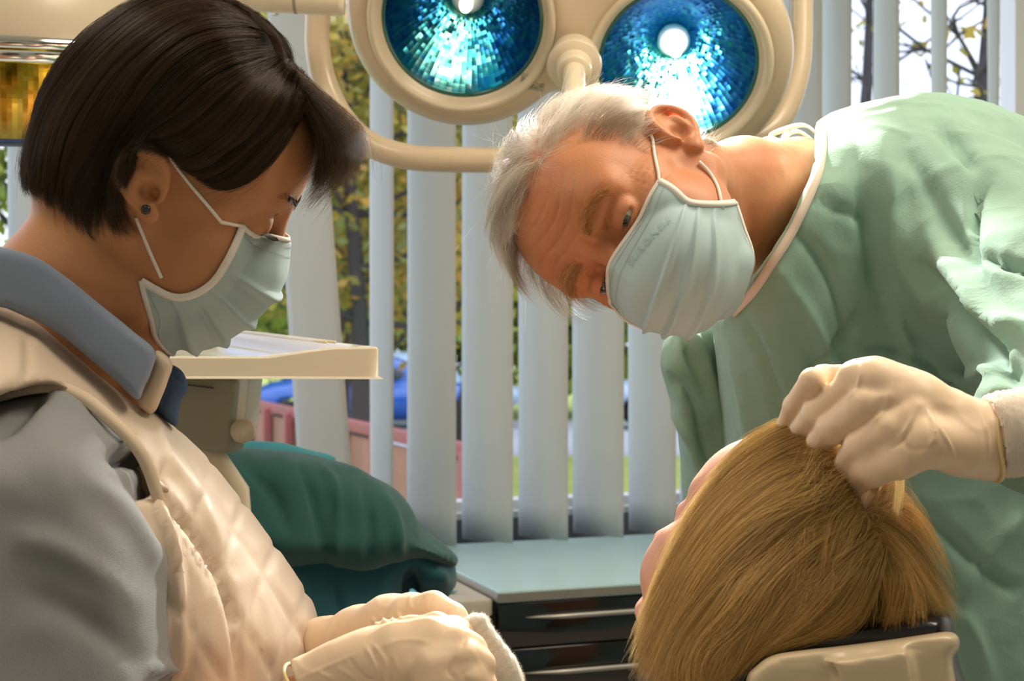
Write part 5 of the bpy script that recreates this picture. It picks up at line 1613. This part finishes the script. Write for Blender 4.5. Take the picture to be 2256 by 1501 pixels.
# collar
s = SDF(np.array([-.46, .88, 1.18]), np.array([-.20, 1.24, 1.42]), .0026)
col = [(-120, 560), (-10, 545), (40, 552), (90, 572), (160, 622), (230, 680), (290, 728), (343, 772), (335, 820), (318, 856), (303, 884), (255, 842), (190, 788), (130, 738), (90, 712), (40, 692), (0, 678), (-120, 660)]
sdf_outline(s, col, lin(170, 720, .998, .014, .0), .014, .014, 16, 0)
V, Q = s.mesh(1)
V = V+normals(V, Q)*(.0016*fbm(V*20, 2))[:, None]
V = folds(V, Q, [([(10, 600), (150, 680), (320, 830)], .3, 1.5)], .004, 20)
mesh_np('shirt_collar', V, Q, M_shirt, asst)
s = SDF(np.array([-.36, .88, 1.12]), np.array([-.20, 1.24, 1.36]), .0024)
sdf_outline(s, [(343, 768), (380, 798), (372, 835), (356, 875), (336, 912), (303, 890), (318, 850), (332, 810)], 1.045, .012, .012, 14, 0)
V, Q = s.mesh(1); mesh_np('collar_placket', V + normals(V, Q)*(.0012*fbm(V*26, 2))[:, None], Q, M_trim, asst)
s = SDF(np.array([-.36, .88, 1.12]), np.array([-.20, 1.24, 1.36]), .0024)
sdf_outline(s, [(355, 800), (385, 805), (405, 822), (414, 850), (410, 868), (398, 884), (393, 915), (388, 942), (355, 915), (335, 890), (340, 840)], 1.085, .016, .016, 18, 0)
V, Q = s.mesh(1); mesh_np('inner_collar', folds(V + normals(V, Q)*(.0012*fbm(V*30, 2))[:, None], Q, [([(375, 822), (395, 835), (410, 850)], -1, .8), ([(385, 850), (370, 890), (368, 920)], .8, 1)], .003, 8), Q, M_navy, asst)
# back collar stand behind the neck
s = SDF(np.array([-.46, .92, 1.15]), np.array([-.16, 1.30, 1.42]), .0035)
sdf_outline(s, [(-60, 552), (50, 556), (150, 600), (250, 680), (352, 762), (330, 800), (200, 760), (60, 660), (-60, 640)], lin(170, 720, 1.14, .0, .0), .02, .02, 20, 0)
V, Q = s.mesh(1); mesh_np('collar_back', V, Q, M_navy, asst)

# gloves
lo, hi = bounds([(560, 1280, .96), (1110, 1580, 1.18), (560, 1580, .96), (1110, 1280, 1.18)], .02)
parts = [([(600, 1490, 1.145, 80), (715, 1428, 1.105, 62), (790, 1398, 1.07, 57), (860, 1372, 1.04, 56), (915, 1358, 1.02, 50)], .01),
         ([(900, 1352, 1.01, 42), (955, 1338, 1.0, 30), (1000, 1358, .995, 24), (1030, 1388, .99, 19)], .008),
         ([(915, 1375, 1.005, 38), (975, 1372, .995, 26), (1020, 1392, .988, 21), (1048, 1418, .985, 17)], .004),
         ([(910, 1400, 1.0, 36), (980, 1400, .99, 26), (1035, 1425, .985, 20)], .004),
         ([(900, 1420, .995, 34), (970, 1430, .985, 24), (1015, 1455, .98, 20)], .004),
         ([(850, 1400, .99, 32), (905, 1385, .975, 24), (960, 1375, .968, 20), (1005, 1378, .965, 16)], .008)]
cr2 = [([(905, 1308), (903, 1330), (910, 1345)], 1, 1), ([(935, 1312), (920, 1330)], -.9, .8), ([(955, 1318), (942, 1340)], -.9, .8), ([(820, 1362), (832, 1378)], 1.6, .9), ([(838, 1356), (852, 1374)], 1.6, .9), ([(856, 1352), (868, 1368)], 1.6, .9), ([(874, 1350), (884, 1364)], 1.4, .9), ([(988, 1345), (980, 1358)], -.9, .8), ([(725, 1440), (728, 1400), (735, 1370)], 1, 1), ([(760, 1370), (765, 1420)], -.7, 1)]
g_, _, _ = glove('glove', parts, lo, hi, asst, cr2, cutp=(W(640, 1450, 1.13), (-1, 0, -.1)))
lo, hi = bounds([(560, 1360, .88), (1110, 1700, .98), (560, 1700, .88), (1110, 1360, .98)], .02)
parts = [([(610, 1580, .95, 74), (690, 1525, .95, 74), (760, 1488, .945, 72), (830, 1468, .94, 78), (900, 1468, .935, 84), (965, 1475, .932, 80)], .012),
         ([(960, 1440, .925, 50), (1010, 1420, .922, 34), (1040, 1432, .925, 28), (1052, 1462, .935, 24)], .008),
         ([(960, 1470, .915, 44), (1030, 1450, .912, 32), (1062, 1465, .918, 28), (1064, 1500, .93, 24)], .005),
         ([(960, 1510, .912, 44), (1035, 1495, .908, 34), (1066, 1515, .915, 28), (1050, 1560, .93, 24)], .005),
         ([(960, 1560, .912, 44), (1030, 1560, .908, 34), (1060, 1590, .915, 26)], .005),
         ([(880, 1420, .93, 46), (950, 1398, .93, 32), (1000, 1388, .94, 24), (1040, 1398, .95, 18)], .01)]
cr3 = [([(650, 1501), (720, 1470), (790, 1440)], .6, 1), ([(805, 1425), (830, 1470), (845, 1530)], 1.4, 1), ([(822, 1420), (850, 1460), (862, 1520)], 1.1, 1), ([(770, 1450), (800, 1490), (830, 1501)], -1.2, 1), ([(742, 1470), (790, 1501), (800, 1520)], 1.2, 1), ([(865, 1440), (880, 1490)], .8, .9), ([(1010, 1500), (990, 1480), (1005, 1450)], -1, 1), ([(1030, 1400), (1015, 1430)], -1, .8), ([(700, 1480), (740, 1501)], 1, .8), ([(905, 1450), (890, 1501)], .7, 1), ([(1040, 1470), (1020, 1490), (1040, 1510)], -.8, 1)]
g_, _, _ = glove('glove', parts, lo, hi, asst, cr3, cutp=(W(676, 1505, .95), (-.80, 0, -.60)))
rg = []
for t in np.linspace(0, 2*PI, 40, endpoint=False):
    c = W(678, 1532, .95); a1 = np.array([-.60, 0, .80]); rg.append(c+a1*.0245*math.cos(t)+np.array([0, 1, 0])*.0245*math.sin(t)+np.array([.8, 0, .6])*.001*math.sin(3*t))
MB().tube(np.vstack([rg, rg[:1]]), .0014, 8, cap=False).build('rolled_cuff', bpy.data.materials['yellowish latex roll'], g_)

# gauze pad held in both hands
s = SDF(*bounds([(960, 1330, .92), (1200, 1640, .99), (960, 1640, .92), (1200, 1330, .99)], .015), .0018)
sdf_outline(s, [(1022, 1362), (1050, 1350), (1072, 1356), (1084, 1378), (1110, 1415), (1138, 1455), (1154, 1492), (1162, 1540), (1150, 1620), (980, 1620), (975, 1480), (1000, 1400)], .955, .012, .012, 14, 0)
V, Q = s.mesh(1); V = V+normals(V, Q)*(.0014*fbm(V*40, 2)+.0005*np.sin(V[:, 0]*2600+V[:, 2]*900))[:, None]
M_gauze = mat('white gauze', (.86, .80, .72), .9, bump=.6, bump_scale=900, bump_dist=.0008)
gz = mesh_np('gauze_pad', V, Q, M_gauze); tag(gz, 'folded white gauze pad held in the assistant\'s gloved hands', 'gauze pad')
ed = np.array([(1040, 1352), (1072, 1356), (1084, 1378), (1110, 1415), (1138, 1455), (1154, 1492), (1162, 1540)], float); E_ = spline(ed, 400); R_ = np.random.default_rng(2)
fz = []
for q in range(900):
    e = E_[R_.integers(0, 400)]; p0 = W(e[0]-4, e[1]+3, .955+R_.normal()*.006); d = R_.normal(size=3)*np.array([1, .6, 1])+np.array([.8, 0, .5]); d = d/np.linalg.norm(d)*R_.uniform(.001, .0035)
    fz.append([p0+d*u+np.array([0, 0, R_.normal()*.0003]) for u in np.linspace(0, 1, 4)])
hair_obj('frayed_edge', np.array(fz), .00006, hairmat('gauze thread', (.85, .80, .72)), gz)

# ------------------------------------------------------------------ the patient on the chair
pat = person('reclined person with long blonde hair on the dark headrest, face turned away', W(1500, 2600, 1.2)*np.array([1, 1, 0]))
M_skinP = skinmat('fair pink skin', (.66, .31, .21), (.74, .42, .30))
fwd = np.array([-.60, .70, .38]); upv = np.array([.42, .0, .75])
fwd /= np.linalg.norm(fwd); upv -= fwd*(fwd@upv); upv /= np.linalg.norm(upv)
Rp = np.column_stack([fwd, np.cross(upv, fwd), upv])
hc_ = W(1682, 1280, 1.06)
PP = Pose(Rp, hc_-np.array([0, 0, CAMZ]), .90)
s = build_head(PP, (-.15, -.13, -.22), (.14, .12, .16), .0022, male=False, open_=.2, look=-.3,
               extra=lambda s: s.cone((-.02, 0, -.04), (-.04, 0, -.21), .052, .056, .02))
V, Q = s.mesh(1); V = face_warp(V, .76, .75)
VP = PP.w(V)
s = SDF(np.array([-.05, .95, .25]), np.array([.35, 1.7, 1.12]), .01)
pn = PP.w((-.03, 0, -.14)); 
A_ = np.array([.18, 1.20, .76]); B_ = np.array([.05, 1.45, .55])
s.cone(pn, A_, .055, .09, .03); s.cone(A_+[-.02, 0, 0], B_, .12, .12, .04)
Vb, Qb = s.mesh(1)
bodyP = mesh_np('body', np.vstack([VP, Vb]), np.vstack([Q, Qb+len(VP)]), M_skinP, pat)
s = SDF(np.array([-.12, .95, .2]), np.array([.40, 1.75, 1.12]), .01)
s.cone((.165, 1.21, .80), A_+[-.02, 0, -.01], .092, .135, .03); s.cone(A_+[-.02, 0, 0], B_, .135, .138, .04)
s.cone(pn, (.17, 1.2, .80), .058, .062, .004, 'sub')
Vs, Qs = s.mesh(1); mesh_np('shirt', Vs+normals(Vs, Qs)*(.004*fbm(Vs*12, 2))[:, None], Qs, mat('dark jersey', (.05, .06, .09), .85), pat)
eyes(PP, bodyP, (1, 0, -.2), M_irisb)
# face seen over the hair: brow, nose and cheek line
s = SDF(*bounds([(1380, 930, .92), (2140, 1560, 1.16), (1380, 1560, .92), (2140, 930, 1.16)], .02), .0034)
hp = [(1668, 985), (1700, 962), (1760, 950), (1830, 948), (1890, 962), (1915, 990), (1930, 1030), (1950, 1080), (1985, 1120), (2018, 1165), (2048, 1225), (2070, 1290), (2085, 1345), (2070, 1400), (1900, 1440), (1720, 1501), (1640, 1600), (1400, 1600), (1405, 1501), (1412, 1440), (1440, 1350), (1450, 1290), (1475, 1240), (1510, 1180), (1545, 1120), (1585, 1060), (1625, 1010)]
sdf_outline(s, hp, lin(1750, 1230, 1.055, -.004, -.010), .105, .085, 190, 0)
V, Q = s.mesh(2); N = normals(V, Q)
V = V+N*(.004*fbm(V*np.array([16, 16, 12.]), 2))[:, None]
V = folds(V, Q, [([(1850, 985), (1872, 1040), (1895, 1110), (1910, 1170)], -2.4, 1.8), ([(1800, 1010), (1700, 1050), (1600, 1140)], -.8, 1.2), ([(1830, 1140), (1720, 1200), (1590, 1310)], -.9, 1.3), ([(1860, 1230), (1750, 1300), (1600, 1400)], -.8, 1.2)], .006, 13)
M_hairPb = mat('blonde hair mass', (.14, .07, .02), .5, bump=.5, bump_scale=200, bump_dist=.002, var=(.10, .055, .02), var_scale=18)
hbp = mesh_np('hair', V, Q, M_hairPb, pat)
hsp = Surf((V, Q))
gA = [
    [(1880, 975), (1820, 950), (1750, 952), (1680, 975), (1640, 1010)],
    [(1875, 990), (1800, 962), (1720, 985), (1640, 1040), (1570, 1120), (1510, 1220)],
    [(1872, 1010), (1790, 990), (1700, 1020), (1610, 1090), (1540, 1180), (1480, 1290), (1440, 1400)],
    [(1870, 1035), (1780, 1020), (1690, 1060), (1600, 1140), (1530, 1240), (1470, 1350), (1420, 1460)],
    [(1872, 1060), (1780, 1055), (1690, 1100), (1600, 1185), (1530, 1290), (1480, 1390), (1430, 1501)],
    [(1876, 1090), (1790, 1095), (1700, 1145), (1610, 1230), (1545, 1330), (1500, 1420), (1460, 1530)],
    [(1882, 1120), (1800, 1135), (1715, 1190), (1630, 1275), (1565, 1370), (1520, 1450), (1490, 1540)],
    [(1888, 1150), (1810, 1175), (1730, 1235), (1650, 1310), (1590, 1390), (1550, 1460), (1520, 1540)],
    [(1893, 1180), (1825, 1215), (1750, 1275), (1680, 1340), (1620, 1400), (1580, 1460), (1550, 1530)],
    [(1900, 1205), (1845, 1255), (1780, 1310), (1710, 1365), (1650, 1410), (1610, 1450), (1580, 1501)],
    [(1910, 1220), (1875, 1285), (1825, 1335), (1770, 1370), (1720, 1390), (1680, 1410), (1650, 1430)],
    [(1922, 1225), (1910, 1290), (1880, 1335), (1840, 1362), (1800, 1375), (1760, 1380), (1730, 1385)]]
gB = [
    [(1905, 1180), (1935, 1170), (1985, 1210), (2040, 1290), (2080, 1370)],
    [(1908, 1190), (1940, 1200), (1985, 1250), (2030, 1320), (2070, 1375)],
    [(1912, 1200), (1940, 1230), (1970, 1285), (1990, 1340), (2020, 1375)],
    [(1918, 1215), (1935, 1265), (1945, 1310), (1935, 1350), (1920, 1375)]]
gC = [[(1895, 1150), (1885, 1090), (1900, 1030), (1930, 1010), (1955, 1050), (1965, 1110)],
      [(1905, 1160), (1905, 1100), (1920, 1050), (1945, 1030), (1962, 1075), (1972, 1130)],
      [(1915, 1170), (1925, 1110), (1945, 1065), (1965, 1075), (1990, 1120), (2020, 1170)],
      [(1925, 1180), (1955, 1140), (1985, 1150), (2015, 1190), (2045, 1240), (2070, 1310)]]
sp, tp = guide_strands([gA, gB, gC, gA, gA], hsp, 17000, 1.02, 6, (.0004, .016), 14, 11, fly=.07, wav=4, clumps=8, clump=.95)
M_hairP = hairmat('golden blonde hair', (.32, .17, .045), (1.0, .75, .33), .25)
hair_obj('hair_strands', np.concatenate([sp]), .000095, M_hairP, hbp, tone=tp*1.1+.05, root=.55)
gD = [[(1885, 1120), (1900, 1180), (1930, 1250), (1945, 1320), (1955, 1350)], [(1890, 1130), (1915, 1190), (1935, 1250), (1965, 1300), (1955, 1345)], [(1880, 1110), (1910, 1200), (1925, 1280), (1950, 1340), (1960, 1355)]]
s2, _ = guide_strands([gD], hsp, 260, .97, 3, (.006, .012), 12, 12, wav=2)
hair_obj('loose_lock', s2, .0001, hairmat('light blonde lock', (.62, .38, .11), (.85, .60, .25)), hbp)
gF = [[(1850, 1075), (1790, 1120), (1745, 1190), (1720, 1260), (1660, 1340)], [(1868, 1080), (1820, 1150), (1800, 1230), (1760, 1300), (1700, 1350)], [(1885, 1100), (1875, 1180), (1850, 1250), (1800, 1310), (1740, 1350)],
      [(1840, 985), (1790, 1005), (1750, 1050), (1700, 1080), (1600, 1150)], [(1895, 1120), (1900, 1200), (1890, 1270), (1870, 1330), (1840, 1370)]]
s4, t4 = guide_strands([gF], hsp, 420, 1.0, 6, (.008, .018), 14, 15, fly=.3, wav=6, clumps=2, clump=.95)
hair_obj('stray_lock', s4, .00009, M_hairP, hbp, tone=t4*.5+.5, root=.3)
gE = [[(1920, 1090), (1945, 1020), (1975, 1010), (1985, 1060), (1975, 1130)], [(1935, 1080), (1960, 1030), (1980, 1050), (1978, 1110), (1970, 1150)]]
s3, _ = guide_strands([gE], Surf((VP*0+99, Q[:1]*0)), 420, .965, 5, (0, 0), 12, 13, fly=.1, wav=4)
hair_obj('lifted_lock', s3, .00009, M_hairP, hbp)

# headrest
M_navyl = mat('navy leather', (.008, .009, .022), .28, coat=.4, bump=.2, bump_scale=300)
M_shell = mat('cream plastic shell', (.66, .54, .37), .35, coat=.2)
hr = thing('headrest', 'cream dental chair headrest with glossy navy pad under the blonde hair', 'headrest', tuple(W(1880, 2700, .95)*np.array([1, 1, 0])))
s = SDF(*bounds([(1480, 1310, .84), (2200, 1950, 1.1), (1480, 1950, .84), (2200, 1310, 1.1)], .02), .0036)
pad = [(1500, 1700), (1560, 1540), (1600, 1450), (1650, 1402), (1700, 1378), (1780, 1366), (1900, 1356), (2000, 1346), (2060, 1342), (2092, 1354), (2104, 1385), (2110, 1440), (2118, 1700)]
sdf_outline(s, pad, .985, .045, .06, 45, 0)
V, Q = s.mesh(1); mesh_np('pad', V, Q, M_navyl, hr)
s = SDF(*bounds([(1560, 1370, .84), (2200, 1950, .98), (1560, 1950, .84), (2200, 1370, .98)], .02), .0030)
sh = [(1636, 1700), (1642, 1510), (1662, 1472), (1700, 1445), (1760, 1434), (1850, 1424), (1960, 1410), (2040, 1398), (2090, 1392), (2112, 1402), (2113, 1432), (2098, 1450), (2108, 1520), (2125, 1700)]
sdf_outline(s, sh, .93, .022, .03, 16, 0)
sdf_outline(s, [(1840, 1700), (1845, 1520), (1838, 1475), (1826, 1456), (1900, 1446), (1985, 1432), (2000, 1436), (2018, 1501), (2030, 1700)], .905, .010, .010, 10, .004)
V, Q = s.mesh(1); V = folds(V, Q, [([(2000, 1430), (2016, 1501), (2022, 1560)], -1, 1), ([(1826, 1456), (1843, 1501), (1846, 1560)], -1, .8), ([(1700, 1462), (1800, 1452), (2000, 1428), (2100, 1412)], -.6, 1)], .003, 5)
mesh_np('shell', V, Q, M_shell, hr)
MB().tube([W(1880, 1650, .95), W(1880, 1900, 1.0), W(1850, 2600, 1.1)], .03, 20).build('support_bar', M_chrome, hr)

# ------------------------------------------------------------------ light of the operating lamp and an added overhead fill
for (u, v), e, cn, tg in zip(lobes, (3, 120, 95), (40, 46, 32), (W(1000, 1500, 1.0), W(1640, 560, 1.15), W(1800, 1130, 1.0))):  # third beam, from the upper lobe, is added to brighten the patient's hair
    light('lamp_beam', 'SPOT', tuple(LP(u, v, -.045)), tuple(tg), e, (1, .94, .84), .025, None, math.radians(cn), .4)
light('overhead_fill', 'AREA', tuple(RW(.15, 1.9, HC-.1)), tuple(RW(.15, 1.9, 0)), 22, (1, .84, .64), .9)  # added fill from above, no ceiling fixture hangs here
